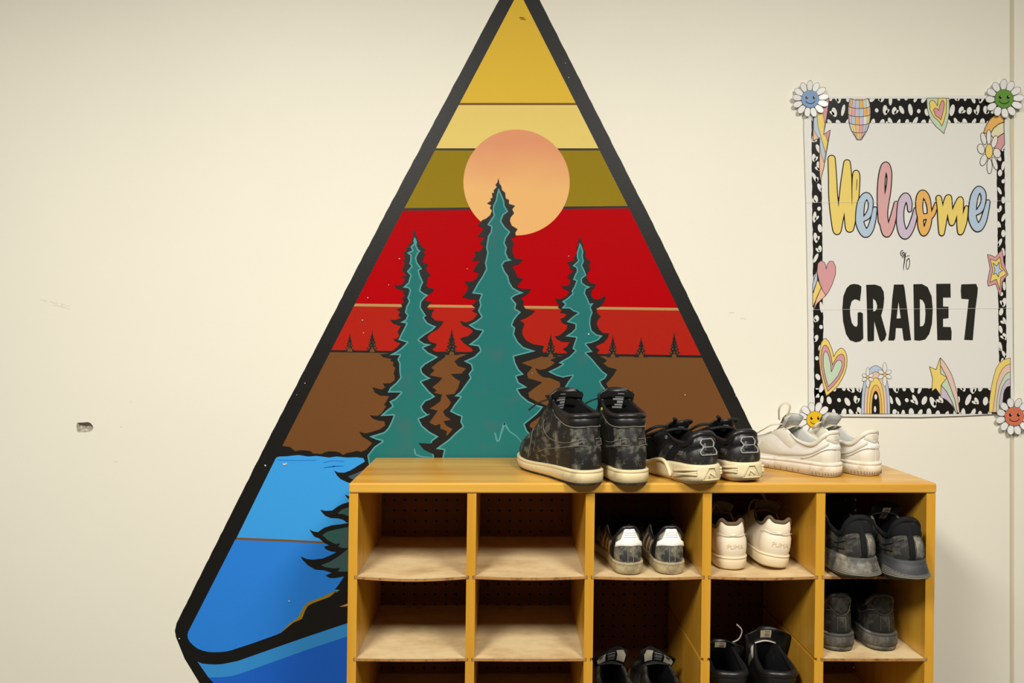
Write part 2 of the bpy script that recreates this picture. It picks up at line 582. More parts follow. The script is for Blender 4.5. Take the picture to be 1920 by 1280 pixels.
# shore and water below
hill = c5([(560, 1024), (575, 1018), (620, 975), (670, 942), (684, 915), (700, 888), (715, 870), (740, 862), (800, 836), (860, 800), (920, 758), (1100, 700), (1400, 700), (1400, 860),
           (920, 968), (700, 1042), (500, 1112), (420, 1100)])
Print(0.0002).poly(hill, P_BLACK, 2).build('shore', mural)
Print(0.0002).poly(c5([(570, 1022), (618, 972), (665, 938), (678, 915), (695, 882), (722, 856), (800, 828), (850, 802), (865, 800), (830, 830), (740, 864), (716, 878), (700, 905), (685, 945), (640, 965)]), P_GOLD, 3).poly(
    c5([(850, 802), (922, 748), (960, 730), (960, 745), (922, 766), (865, 806)]), P_TEALL, 3).poly(c5([(880, 882), (905, 872), (960, 850), (960, 862), (915, 880)]), P_TAN, 3).build('shore_edge', mural)
w1 = c5([(140, 1168), (165, 1178), (200, 1182), (240, 1183), (270, 1181), (350, 1165), (500, 1112), (700, 1042), (920, 966), (1400, 800), (1400, 880), (920, 1037), (700, 1110), (500, 1182), (360, 1232), (320, 1243), (260, 1250), (197, 1250)])
Print(0.0002).poly(w1, P_BLUE3, 2).build('water_band', mural)
w2 = c5([(197, 1250), (260, 1250), (320, 1243), (360, 1232), (500, 1182), (700, 1110), (920, 1037), (1400, 880), (3400, 1000), (3300, 1280), (3000, 1600), (2500, 1760), (1800, 1860), (1000, 1800), (560, 1640), (380, 1490), (225, 1280)])
Print(0.0002).poly(w2, P_BLUE4, 2).build('water_band', mural)
# sun
Print(0.0002).disc(968.5, 342, 99.7, 99.2, P_SUN, 2, n=72).build('sun', mural)

# small firs on the skyline
def small_fir(cx, by, h, w, seed):
    r = random.Random(seed)
    L, R = [], []
    n = 7
    for k in range(n):
        y0 = by - h + h * k / n
        ww = w * 0.5 * ((k + 0.6) / n)
        yy = y0 + h / n * 0.75
        L += [(cx - ww * 0.45, y0 + h / n * 0.15), (cx - ww * r.uniform(0.85, 1.15), yy + 0.8)]
        R += [(cx + ww * 0.45, y0 + h / n * 0.15), (cx + ww * r.uniform(0.85, 1.15), yy + 0.8)]
    p = Print(0.0002)
    p.poly([(cx, by - h - 3)] + R + [(cx + w * 0.52, by + 1), (cx - w * 0.52, by + 1)] + list(reversed(L)), P_BLACK, 3)
    for row, (yy, cnt, rad) in enumerate(((0.18, 3, 1.5), (0.32, 2, 1.3), (0.46, 2, 1.0))):
        for k in range(cnt):
            p.disc(cx + (k - (cnt - 1) / 2) * w * 0.22 + r.uniform(-1, 1), by - h * yy, rad, rad * 1.2, P_BROWN, 4, n=8)
    p.poly([(cx - 4.5, by + 1.5), (cx - 4, by - 3.2), (cx - 1.5, by - 5), (cx + 1.5, by - 5), (cx + 4, by - 3.2), (cx + 4.5, by + 1.5)], P_BROWN, 4)
    p.build('small_fir', mural)
for k, a in enumerate([(656, 657.5, 31, 20), (698, 658.5, 37, 26), (847, 664, 46, 30), (1032.5, 668, 40, 29), (1149, 668.5, 40, 24), (1202, 668.5, 35, 26), (1264, 668.5, 45, 27)]):
    small_fir(*a, k)

# big firs: black silhouette, pale needle edge, teal body
def fir(name, conv, oL, oR, iL, iR, base, inset=2.7):
    p = Print(0.0002)
    p.poly(conv(oL + list(reversed(oR[1:]))), P_BLACK, base)
    L, R = conv(iL), conv(iR)
    p.poly(L + list(reversed(R)), P_TEALL, base + 1)
    p.inset(L + list(reversed(R)), inset, P_TEAL, base + 2)
    return p, p.build(name, mural)
c2 = crop(640, 400, 2.667)
fir('fir_tree', c2,
    [(367, 80), (358, 100), (362, 118), (348, 130), (353, 150), (335, 152), (338, 168), (318, 172), (328, 185), (307, 195), (318, 205), (312, 218), (325, 225),
     (305, 232), (318, 248), (312, 262), (303, 285), (318, 300), (325, 312), (300, 315), (318, 330), (308, 352), (285, 360), (262, 357), (275, 375), (300, 385),
     (310, 386), (308, 400), (320, 410), (303, 425), (312, 440), (300, 455), (305, 468), (275, 480), (295, 492), (283, 510), (300, 522), (270, 532), (244, 532),
     (258, 550), (285, 560), (298, 562), (282, 590), (290, 612), (275, 628), (258, 625), (270, 640), (296, 648), (285, 662), (262, 682), (235, 700), (193, 705), (210, 718),
     (250, 727), (245, 738), (262, 742), (258, 760), (270, 772), (262, 800), (268, 815), (266, 836), (245, 848), (208, 850), (220, 870), (200, 880), (155, 868), (168, 895), (195, 910),
     (240, 912), (225, 940), (213, 955), (225, 964), (200, 1000), (180, 1012), (142, 1008), (158, 1025), (185, 1035), (215, 1038), (220, 1060), (190, 1080), (150, 1092),
     (120, 1100), (90, 1090), (105, 1115), (130, 1130), (155, 1148), (125, 1180), (85, 1198), (60, 1200), (60, 1215), (110, 1222), (130, 1262)],
    [(367, 80), (372, 98), (378, 118), (382, 130), (392, 140), (390, 152), (402, 160), (410, 172), (425, 180), (412, 192), (420, 205), (412, 222), (405, 240), (418, 250),
     (436, 255), (425, 272), (428, 288), (450, 312), (432, 318), (430, 340), (425, 360), (440, 372), (468, 377), (455, 395), (430, 412), (418, 430), (430, 440), (452, 440),
     (440, 455), (428, 470), (440, 480), (465, 480), (455, 495), (450, 515), (470, 535), (512, 540), (500, 560), (480, 580), (450, 595), (430, 618), (440, 640), (478, 652),
     (470, 668), (455, 680), (475, 695), (515, 700), (520, 716), (480, 745), (450, 770), (466, 785), (440, 808), (505, 822), (488, 842), (455, 868), (478, 886), (460, 895),
     (503, 905), (495, 938), (465, 960), (440, 975), (482, 985), (465, 1010), (440, 1045), (470, 1060), (495, 1052), (495, 1075), (528, 1088), (524, 1112), (500, 1262)],
    [(367, 118), (360, 135), (363, 150), (345, 168), (355, 185), (328, 197), (345, 210), (345, 235), (340, 250), (350, 265), (328, 290), (345, 310), (340, 325), (335, 345),
     (308, 370), (335, 374), (342, 384), (338, 402), (330, 420), (338, 440), (325, 465), (318, 495), (330, 510), (322, 530), (295, 545), (325, 550), (315, 572), (300, 600),
     (285, 632), (328, 645), (300, 672), (275, 690), (240, 708), (292, 708), (280, 730), (290, 750), (290, 790), (295, 820), (275, 845), (245, 870), (232, 895), (298, 895),
     (270, 925), (240, 940), (255, 962), (225, 985), (195, 1012), (262, 1010), (250, 1040), (235, 1070), (215, 1092), (140, 1115), (175, 1130), (205, 1138), (165, 1165), (130, 1210), (140, 1262)],
    [(368, 118), (378, 140), (376, 160), (385, 180), (396, 186), (382, 205), (375, 222), (380, 245), (404, 278), (388, 286), (395, 310), (410, 345), (400, 365), (395, 385),
     (415, 400), (435, 408), (415, 425), (400, 445), (398, 470), (410, 490), (425, 512), (413, 520), (430, 545), (455, 558), (475, 565), (455, 585), (415, 610), (388, 632),
     (415, 650), (450, 655), (410, 672), (435, 695), (485, 718), (455, 735), (420, 755), (400, 775), (405, 795), (425, 812), (448, 824), (400, 842), (415, 860), (440, 890),
     (470, 915), (445, 930), (420, 940), (402, 965), (410, 985), (430, 1003), (446, 1002), (410, 1020), (388, 1028), (405, 1060), (440, 1090), (487, 1115), (455, 1138), (450, 1170), (480, 1262)], 5)
c3 = crop(780, 320, 2.284)
fir('fir_tree', c3,
    [(353, 32), (348, 52), (340, 60), (346, 70), (332, 85), (335, 95), (325, 95), (328, 115), (318, 120), (322, 128), (304, 140), (322, 148), (316, 160), (325, 170), (318, 190),
     (300, 205), (283, 212), (265, 235), (290, 245), (278, 265), (262, 282), (295, 285), (272, 310), (290, 325), (272, 345), (250, 345), (255, 362), (240, 385), (278, 385), (260, 400),
     (245, 430), (270, 438), (255, 465), (235, 475), (208, 472), (218, 490), (225, 500), (212, 525), (197, 540), (225, 548), (262, 553), (240, 575), (255, 588), (240, 600), (265, 612),
     (245, 637), (215, 650), (188, 642), (200, 662), (230, 672), (245, 687), (225, 707), (188, 717), (205, 737), (235, 757), (245, 770), (215, 787), (185, 800), (165, 815), (180, 835),
     (215, 845), (195, 868), (150, 870), (165, 885), (190, 900), (180, 930), (165, 955), (128, 960), (150, 990), (140, 1010), (116, 1030), (125, 1048), (152, 1065), (118, 1072), (130, 1090),
     (158, 1105), (135, 1132), (110, 1142), (60, 1168), (10, 1165), (35, 1195), (80, 1215), (70, 1262)],
    [(353, 32), (357, 55), (365, 65), (368, 82), (382, 95), (384, 118), (398, 125), (398, 142), (424, 150), (412, 165), (420, 182), (405, 200), (402, 215), (410, 235), (435, 250), (425, 265),
     (428, 280), (408, 290), (420, 310), (412, 330), (415, 355), (425, 375), (460, 380), (440, 400), (412, 408), (425, 430), (435, 455), (458, 462), (445, 480), (432, 495), (455, 507),
     (495, 505), (480, 525), (450, 545), (462, 560), (458, 575), (470, 592), (511, 600), (495, 615), (470, 630), (445, 640), (465, 655), (455, 680), (455, 700), (470, 725), (500, 742),
     (548, 750), (540, 770), (556, 788), (500, 806), (450, 822), (498, 840), (475, 868), (480, 888), (540, 905), (505, 930), (480, 950), (485, 970), (520, 990), (560, 1005), (540, 1045), (490, 1080),
     (485, 1095), (505, 1105), (530, 1100), (505, 1120), (525, 1150), (560, 1262)],
    [(353, 75), (345, 105), (342, 125), (330, 150), (328, 175), (333, 190), (318, 212), (305, 232), (322, 240), (320, 262), (308, 280), (305, 300), (300, 330), (305, 350), (300, 375),
     (295, 395), (300, 420), (285, 450), (265, 480), (240, 525), (280, 530), (270, 555), (275, 575), (265, 600), (280, 625), (255, 645), (225, 660), (255, 680), (285, 685), (265, 715),
     (225, 745), (268, 752), (275, 770), (250, 795), (205, 815), (235, 830), (240, 850), (225, 870), (232, 886), (215, 910), (190, 945), (165, 965), (190, 968), (165, 1000), (145, 1030),
     (175, 1045), (194, 1052), (190, 1075), (200, 1095), (170, 1120), (140, 1150), (85, 1190), (120, 1195), (105, 1262)],
    [(354, 75), (370, 110), (378, 130), (380, 150), (395, 175), (375, 190), (365, 215), (380, 240), (404, 262), (385, 290), (380, 310), (390, 330), (385, 350), (395, 375), (410, 384),
     (380, 390), (370, 405), (380, 430), (395, 450), (400, 475), (415, 500), (440, 515), (462, 522), (425, 535), (410, 545), (430, 570), (425, 590), (450, 605), (435, 620), (420, 640),
     (412, 660), (425, 672), (420, 700), (435, 730), (460, 755), (512, 772), (460, 785), (420, 795), (425, 820), (440, 850), (462, 872), (430, 880), (440, 905), (477, 927), (435, 936),
     (450, 960), (480, 985), (510, 1000), (545, 1010), (520, 1040), (490, 1065), (465, 1085), (475, 1110), (510, 1150), (540, 1200), (550, 1262)], 8)
c4 = crop(960, 420, 2.783)
fir('fir_tree', c4,
    [(356, 65), (345, 90), (348, 105), (335, 120), (340, 140), (330, 165), (320, 175), (330, 185), (308, 195), (288, 198), (300, 215), (303, 235), (320, 242), (305, 255), (288, 275),
     (305, 290), (300, 312), (290, 322), (258, 322), (268, 335), (290, 345), (300, 352), (285, 375), (250, 392), (225, 388), (235, 410), (245, 420), (240, 435), (262, 448), (250, 460),
     (285, 467), (275, 485), (252, 495), (262, 515), (290, 524), (285, 545), (270, 562), (245, 582), (222, 585), (235, 600), (262, 612), (302, 614), (285, 640), (265, 650), (285, 665),
     (288, 676), (270, 685), (235, 692), (200, 708), (225, 718), (210, 735), (175, 755), (145, 760), (122, 752), (135, 775), (160, 795), (200, 800), (250, 822), (252, 840), (240, 870),
     (210, 890), (172, 892), (185, 910), (210, 918), (245, 910), (270, 900), (240, 1010)],
    [(356, 65), (362, 90), (370, 105), (372, 130), (385, 140), (380, 165), (392, 182), (410, 195), (400, 215), (410, 235), (395, 250), (388, 276), (405, 305), (438, 315), (430, 330),
     (415, 345), (410, 370), (425, 390), (455, 392), (478, 376), (488, 378), (480, 405), (460, 430), (440, 440), (445, 465), (462, 480), (450, 495), (440, 520), (455, 550), (475, 568), (505, 570),
     (500, 590), (480, 615), (445, 630), (435, 640), (455, 655), (440, 680), (480, 700), (495, 710), (475, 725), (500, 745), (545, 757), (530, 785), (510, 810), (490, 830), (505, 855),
     (528, 858), (520, 880), (520, 1010)],
    [(353, 98), (345, 125), (338, 150), (338, 175), (345, 190), (330, 205), (315, 218), (335, 228), (338, 245), (330, 260), (318, 290), (335, 297), (325, 325), (310, 350), (315, 362),
     (290, 385), (260, 405), (278, 418), (258, 440), (300, 440), (320, 455), (345, 463), (320, 480), (285, 510), (330, 522), (330, 545), (310, 565), (278, 585), (335, 592), (325, 620),
     (315, 650), (330, 660), (300, 690), (265, 710), (242, 724), (265, 730), (240, 745), (188, 770), (230, 790), (265, 800), (315, 790), (290, 825), (270, 860), (235, 895), (300, 1010)],
    [(354, 98), (365, 120), (372, 145), (368, 165), (375, 195), (365, 215), (375, 235), (388, 268), (365, 285), (365, 305), (385, 320), (410, 328), (385, 340), (380, 360), (395, 390),
     (405, 415), (425, 412), (410, 435), (420, 460), (410, 490), (408, 520), (415, 555), (440, 575), (472, 582), (450, 605), (415, 620), (385, 624), (410, 655), (420, 666), (385, 672),
     (415, 700), (440, 730), (470, 765), (497, 785), (485, 805), (460, 820), (470, 840), (490, 865), (480, 1010)], 11, inset=2.4)
# dark strokes painted inside the middle tree, pale flick near its foot
p = Print(0.0002)
p.ribbon(c3([(338, 1120), (345, 1150), (352, 1165), (378, 1080), (400, 1115), (430, 1135), (462, 1172)]), [1.2, 1.6, 1.2, 2.2, 1.2, 1.0, 0.5], P_TEALL, 11, nd=0)
p.ribbon(c2([(365, 1175), (372, 1205), (400, 1215), (455, 1218)]), [1.0, 1.8, 1.2, 0.5], P_TEALL, 8, nd=0)
p.build('needle_highlight', mural)
# half hidden fir beside the lake
c8 = crop(540, 860, 4.267)
p = Print(0.0002)
p.poly(c8([(370, 92), (400, 108), (450, 110), (500, 92), (570, 48), (640, 8), (760, -20), (1200, -20), (1200, 300), (560, 205), (480, 188), (420, 160), (388, 125)]), P_BLACK, 4)
p.poly(c8([(455, 283), (480, 295), (620, 290), (620, 345), (485, 320), (468, 305)]), P_BLACK, 4)
p.poly(c8([(258, 405), (300, 415), (355, 412), (390, 385), (430, 362), (485, 345), (640, 320), (640, 520), (470, 508), (440, 485), (400, 475), (340, 472), (300, 455), (275, 430)]), P_BLACK, 4)
p.poly(c8([(172, 563), (205, 580), (240, 585), (290, 550), (350, 530), (420, 522), (480, 512), (640, 500), (640, 1045), (375, 1045), (410, 1000), (450, 938), (380, 952), (335, 952), (300, 932),
           (350, 910), (290, 890), (220, 885), (160, 850), (120, 810), (100, 778), (150, 800), (200, 805), (280, 795), (350, 765), (388, 745), (340, 738), (300, 720), (290, 700), (330, 690),
           (290, 670), (250, 635), (210, 620), (185, 585)]), P_BLACK, 4)
p.poly(c8([(480, 140), (520, 125), (600, 90), (760, 80), (760, 220), (510, 160)]), P_GREY, 5)
p.poly(c8([(398, 437), (430, 405), (480, 388), (640, 380), (640, 480), (480, 455), (440, 440)]), P_GREYT, 5)
p.poly(c8([(275, 608), (320, 580), (400, 560), (480, 545), (640, 540), (640, 715), (440, 712), (400, 700), (420, 675), (380, 680), (320, 650)]), P_GREYT, 5)
p.poly(c8([(265, 848), (340, 820), (410, 775), (480, 720), (640, 700), (640, 890), (480, 900), (400, 900), (418, 870), (370, 875), (300, 865)]), P_GREYT, 5)
p.build('fir_tree', mural)
# chips where the wall shows through
p = Print(0.0002)
for (x, y, r) in ((533, 870, 2.6), (537, 869, 1.8), (542.5, 1126, 1.6), (498, 872, 1.8), (337, 1196, 1.5), (1103.5, 626, 1.8), (1284, 740, 1.2), (1066, 146, 1.0), (1060, 119, .9), (572, 718, 1.2), (749, 485, 1.3),
                  (690, 558, 1.0), (680, 600, 1.2), (1290, 556, 1.1), (1349, 676, 1.2), (729, 534, .8), (682, 624, 1.2), (876, 504, .8), (557, 740, .8), (1379, 742, .9), (998, 699, .9), (1066, 480, .9)):
    p.poly([(x + r * math.cos(t) * random.Random(x + t).uniform(0.6, 1.3), y + r * math.sin(t) * random.Random(y + t).uniform(0.5, 1.1)) for t in [k * 0.9 for k in range(7)]], P_CHIP, 15)
p.ribbon([(974, 33), (983, 34)], 0.5, P_BROWNLINE, 15, nd=0).ribbon([(976, 36), (986, 37)], 0.4, P_BROWNLINE, 15, nd=0)
p.build('paint_chip', mural)
# ------------------------------------------------------------------ poster
def ink(name, c, rough=0.30):
    return mat('ink_' + name, c, rough=rough, spec=0.4, coat=0.15)
I_WHITE = ink('paper_white', rgb(233, 232, 226, 0.90))
I_BLACK = ink('black', rgb(24, 22, 20))
I_GREYB = ink('soft_black', rgb(40, 38, 34), rough=0.25)
I_YEL = ink('yellow', rgb(240, 214, 118))
I_PINK = ink('pink', rgb(222, 172, 172))
I_ROSE = ink('rose', rgb(218, 160, 164))
I_BLUE = ink('blue', rgb(186, 206, 226))
I_LILAC = ink('lilac', rgb(208, 192, 212))
I_ORANGE = ink('orange', rgb(236, 184, 104))
I_PEACH = ink('peach', rgb(238, 194, 158))
I_BLUSH = ink('blush', rgb(232, 200, 184))
I_MINT = ink('mint', rgb(200, 220, 192))
I_CREAM = ink('cream', rgb(232, 226, 186))
I_LINE = ink('thin_line', rgb(90, 74, 62))

cp1, cp2 = crop(1460, 130, 3.657), crop(1460, 460, 3.459)
cp3, cp4 = crop(1470, 140, 7.113), crop(1690, 140, 6.4)
cp7, cp8 = crop(1530, 280, 5.647), crop(1500, 440, 4.683)
poster = tag(empty('welcome_poster', (0, 0, 0)), 'white paper poster reading Welcome to GRADE 7 with leopard print border', 'poster')

PB = 0.0050           # ink level above the wall
sheet = [(1507, 182), (1600, 181.5), (1700, 181), (1800, 180.5), (1887, 180), (1892, 300), (1894, 460), (1896.5, 660), (1899, 776),
         (1859, 776), (1800, 779), (1720, 781.5), (1620, 780.5), (1555, 780), (1515, 781), (1514.5, 700), (1514, 604), (1512, 480), (1510, 376), (1506, 240)]
sv = [Vector((wx(x), -0.0048, wz(y))) for x, y in sheet] + [Vector((wx(x), -0.0045, wz(y))) for x, y in sheet]
ns = len(sheet)
tr = tessellate_polygon([[Vector((x, y, 0)) for x, y in sheet]])
sf = []
for t in tr:
    a, b, c = (sv[i] for i in t)
    t = tuple(t) if (b - a).cross(c - a).y < 0 else (t[0], t[2], t[1])
    sf.append(t); sf.append(tuple(ns + i for i in reversed(t)))
sf += [(i, (i + 1) % ns, ns + (i + 1) % ns, ns + i) for i in range(ns)]
obj('sheet', sv, sf, I_WHITE, poster)

def clip(pts, x0, x1, y0, y1):
    for ax, lim, keep in ((0, x0, 1), (0, x1, -1), (1, y0, 1), (1, y1, -1)):
        out = []
        for a, b in zip(pts, pts[1:] + pts[:1]):
            ia, ib = (a[ax] - lim) * keep >= 0, (b[ax] - lim) * keep >= 0
            if ia: out.append(a)
            if ia != ib:
                t = (lim - a[ax]) / (b[ax] - a[ax])
                out.append((a[0] + (b[0] - a[0]) * t, a[1] + (b[1] - a[1]) * t))
        pts = out
        if len(pts) < 3:
            return None
    return pts

def leopard(name, x0, x1, y0, y1, seed, cell=16.0, skew=0.0):
    """black strip with white rounded spots; skew leans the strip sideways over its height"""
    r = random.Random(seed)
    p = Print(PB)
    sh = lambda pts: [(x + skew * (y - y0) / (y1 - y0), y) for x, y in pts]
    ed = [(x0, y0), (x1, y0), (x1, y1), (x0, y1)]
    if y1 - y0 > 100:
        n = 70
        ed = [(x0 + r.uniform(-.7, .7), y0 + (y1 - y0) * k / n) for k in range(n + 1)]
        ed = ed + [(x1 + r.uniform(-.6, .6), y1 - (y1 - y0) * k / n) for k in range(n + 1)]
    p.poly(sh(ed), I_BLACK, 0)
    nx, ny = max(1, round((x1 - x0) / cell)), max(1, round((y1 - y0) / (cell * 1.25)))
    for i in range(nx):
        for j in range(ny + 1):
            cx = x0 + (i + 0.5 + (0.25 if j % 2 else -0.2)) * (x1 - x0) / nx + r.uniform(-1.5, 1.5)
            cy = y0 + (j + r.uniform(-0.12, 0.12)) * (y1 - y0) / ny
            kind = r.random()
            rot = r.uniform(-0.5, 0.5)
            rx, ry = r.uniform(2.9, 4.6) * cell / 15, r.uniform(6.0, 10.5) * cell / 15
            shp = [ell(cx, cy, rx, ry, rot, 14)]
            if kind > 0.62:
                s = r.choice((-1, 1))
                shp.append(ell(cx + s * 4.2, cy + r.uniform(1, 4), 2.6, r.uniform(4.0, 5.6), rot + s * 0.7, 12))
            elif kind < 0.16:
                shp = [ell(cx, cy, 3.4, 4.0, rot, 12)]
            for q in shp:
                q = clip(q, x0 + 0.3, x1 - 0.3, y0 + 0.3, y1 - 0.3)
                if q:
                    p.poly(sh(q), I_WHITE, 1)
    return p.build(name, poster)
leopard('leopard_border', 1536, 1881, 186, 231.7, 5)
leopard('leopard_border', 1526, 1880, 727, 775.5, 9)
leopard('leopard_border', 1519.5, 1537.5, 222, 745, 14, cell=15, skew=6)
leopard('leopard_border', 1866, 1880.5, 262, 728, 23, cell=13, skew=5)

# "Welcome" in fat script: each letter a black outline under a coloured stroke
LET = [
    ('W', I_YEL, [[(155, 105, 33), (165, 300, 38), (172, 500, 42), (193, 700, 44), (213, 865, 34), (245, 730, 30), (275, 540, 38), (300, 350, 42), (318, 150, 30)],
                  [(318, 150, 30), (326, 300, 36), (328, 600, 40), (340, 780, 40), (348, 840, 34), (375, 760, 26), (395, 600, 24), (395, 420, 20), (402, 300, 22), (415, 255, 24), (437, 300, 12), (432, 430, 12), (420, 560, 14)]]),
    ('e', I_BLUE, [[(492, 742, 18), (540, 702, 26), (566, 620, 20), (562, 540, 24), (520, 495, 30), (470, 560, 34), (452, 690, 38), (458, 800, 38), (510, 890, 38), (560, 850, 30), (592, 750, 24), (612, 635, 18)]]),
    ('l', I_PINK, [[(698, 760, 46), (682, 600, 40), (678, 400, 34), (694, 250, 32), (726, 178, 34), (757, 240, 26), (764, 320, 20), (748, 460, 24), (712, 620, 34), (700, 720, 42), (716, 820, 42), (738, 890, 36), (778, 820, 32), (810, 700, 26), (836, 575, 17)]]),
    ('c', I_LILAC, [[(978, 645, 16), (974, 570, 24), (938, 505, 34), (898, 560, 36), (880, 660, 32), (880, 780, 36), (905, 880, 40), (938, 908, 36), (988, 840, 30), (1025, 730, 24), (1042, 640, 16)]]),
    ('o', I_ORANGE, [[(1175, 708, 22), (1098, 710, 30), (1078, 600, 32), (1090, 505, 34), (1120, 475, 34), (1160, 520, 26), (1184, 620, 18), (1186, 720, 22), (1165, 820, 28), (1126, 886, 28), (1096, 810, 28), (1092, 720, 28)],
                     [(1180, 735, 22), (1225, 680, 20), (1258, 585, 14)]]),
    ('m', I_YEL, [[(1284, 520, 24), (1302, 640, 28), (1310, 760, 30), (1316, 890, 22), (1342, 720, 28), (1362, 600, 32), (1388, 515, 26), (1400, 640, 26), (1420, 785, 20), (1450, 680, 30), (1512, 535, 24), (1508, 700, 30), (1512, 880, 22), (1550, 760, 28), (1578, 620, 14)]]),
    ('e', I_BLUE, [[(1672, 680, 18), (1722, 640, 26), (1754, 560, 20), (1752, 470, 24), (1705, 430, 30), (1660, 505, 34), (1640, 640, 36), (1644, 750, 38), (1692, 832, 38), (1745, 780, 30), (1780, 670, 24), (1805, 560, 16)]]),
]
for k, (ch, m, strokes) in enumerate(LET):
    p = Print(PB)
    ss = [[(*cp7([q])[0], q[2] / 5.647) for q in catmull(st, 5, closed=False)] for st in strokes]
    p.blob([[(x, y, r + 1.9) for x, y, r in st] for st in ss], I_BLACK, 2 + k, 0.7)
    p.blob(ss, m, 2.5 + k, 0.7)
    p.build('letter', poster)
# the small curly "to"
p = Print(PB)
t1 = catmull([(897, 176), (888, 168), (893, 157), (906, 162), (905, 182), (888, 190), (874, 172), (879, 146), (893, 140)], 4, False)
p.ribbon(cp8(t1), 0.75, I_BLACK, 2, nd=6)
p.ribbon(cp8([(920, 158), (912, 190), (906, 240), (898, 290), (902, 314)]), [0.5, 1.0, 0.9, 0.6, 0.3], I_BLACK, 2, nd=6)
p.ribbon(cp8([(885, 205), (915, 195), (952, 183)]), 0.5, I_BLACK, 2, nd=6)
p.build('letter', poster)
p = Print(PB)
p.ribbon(cp8(ell(938, 258, 14, 48, 0.12, 24)), 0.6, I_BLACK, 2, closed=True, nd=6)
p.ribbon(cp8([(948, 205), (938, 220), (922, 225)]), 0.5, I_BLACK, 2, nd=6)
p.build('letter', poster)
# GRADE 7
GR = [
    ([(463, 432), (505, 438), (530, 455), (528, 500), (517, 585), (500, 572), (470, 567), (445, 585), (430, 640), (432, 700), (445, 770), (465, 800), (487, 808), (497, 790), (497, 685), (520, 678), (543, 690), (547, 910), (520, 935), (480, 943), (430, 925), (395, 870), (370, 760), (363, 650), (372, 540), (400, 470), (430, 440)], []),
    ([(572, 440), (650, 438), (700, 455), (725, 500), (730, 560), (722, 640), (703, 710), (750, 875), (735, 920), (705, 940), (688, 920), (643, 760), (640, 930), (590, 937), (583, 920), (580, 700)], [[(632, 562), (655, 580), (668, 620), (665, 650), (650, 670), (633, 672)]]),
    ([(815, 438), (900, 437), (908, 470), (965, 925), (905, 930), (898, 910), (887, 820), (832, 818), (826, 910), (815, 928), (765, 927), (770, 890), (790, 700), (800, 560)], [[(855, 590), (838, 735), (875, 733)]]),
    ([(985, 435), (1060, 433), (1110, 460), (1145, 540), (1155, 650), (1148, 780), (1125, 870), (1090, 918), (1040, 930), (993, 925), (990, 700)], [[(1042, 565), (1065, 575), (1085, 610), (1092, 690), (1085, 770), (1070, 800), (1043, 805)]]),
    ([(1185, 432), (1310, 430), (1312, 552), (1245, 552), (1245, 630), (1293, 632), (1293, 732), (1245, 738), (1245, 808), (1312, 810), (1320, 850), (1318, 925), (1195, 925), (1188, 700)], []),
    ([(1405, 436), (1535, 432), (1550, 470), (1545, 530), (1530, 640), (1505, 925), (1430, 922), (1470, 567), (1405, 562), (1400, 490)], []),
]
for pts, holes in GR:
    Print(PB).poly(cp8(pts), I_GREYB, 2, [cp8(h) for h in holes]).build('letter', poster)

def outlined(p, pts, m, layer, w=0.55):
    p.poly(pts, m, layer)
    p.ribbon(pts, w, I_LINE, layer + 0.3, closed=True, nd=0)
# joins of the four taped sheets
p = Print(PB)
for (x0, x1, y0, y1) in ((1514, 1894, 580.5, 577.5), (1510, 1893, 380.5, 377)):
    p.ribbon([(x0, y0), (x1, y1)], 0.2, I_WHITE, 10, nd=0)
p.build('sheet_join', poster)
# lightning bolt
p = Print(PB)
outlined(p, cp3([(500, 330), (590, 325), (545, 640), (515, 805), (605, 745), (520, 1240)]) + cp1([(278, 770)]) + cp3([(460, 1250), (465, 850), (375, 890), (378, 560)]), I_PEACH, 2, 0.7)
outlined(p, cp3([(385, 560), (430, 560), (440, 700), (470, 800), (540, 1060), (520, 1180), (490, 1080), (466, 960), (465, 850), (430, 830), (385, 740)]), I_BLUE, 3, 0.35)
outlined(p, cp3([(430, 560), (500, 470), (530, 660), (515, 805), (548, 830), (570, 905), (540, 1050), (470, 800), (440, 700)]), I_YEL, 3, 0.35)
outlined(p, cp3([(500, 335), (588, 330), (545, 620), (531, 655), (500, 500)]), I_ROSE, 4, 0.35)
outlined(p, cp3([(556, 775), (603, 748), (570, 900), (548, 830)]), I_ROSE, 4, 0.35)
p.build('lightning_bolt', poster)
# mirror ball
p = Print(PB)
CXb, CYb, RXb, RYb = 990, 545, 150, 335
pal = [I_ORANGE, I_PINK, I_WHITE, I_BLUE, I_PEACH, I_MINT, I_LILAC, I_YEL]
rows = [325, 345, 455, 565, 675, 780, 835, 865, 880]
def bp(y, a):
    w = RXb * math.sqrt(max(0.0, 1 - ((min(y, 878) - CYb) / RYb) ** 2))
    return (CXb + w * math.sin(a), max(326, y + 38 * (math.cos(a) - 0.9) * (1 if y < 870 else 0)))
rb = random.Random(2)
for i in range(8):
    for j in range(8):
        a0, a1 = -math.pi / 2 + math.pi * j / 8, -math.pi / 2 + math.pi * (j + 1) / 8
        q = [bp(rows[i], a0), bp(rows[i], a1), bp(rows[i + 1], a1), bp(rows[i + 1], a0)]
        p.poly(cp3(q), pal[(min(i, 5) * 3 + j * 5 + rb.randint(0, 1)) % 8], 2)
        p.ribbon(cp3([q[1], q[2]]), 0.25, I_LINE, 3, nd=0)
    if i < 5:
        p.ribbon(cp3([bp(rows[i + 1], -math.pi / 2 + math.pi * k / 12) for k in range(13)]), 0.5, I_BLACK, 3.3, nd=0)
p.ribbon(cp3([bp(y, math.pi / 2) for y in range(330, 875, 20)] + [bp(875, math.pi / 2 - math.pi * k / 8) for k in range(9)] + [bp(y, -math.pi / 2) for y in range(870, 330, -20)]), 0.45, I_BLACK, 3.3, nd=0)
p.build('mirror_ball', poster)
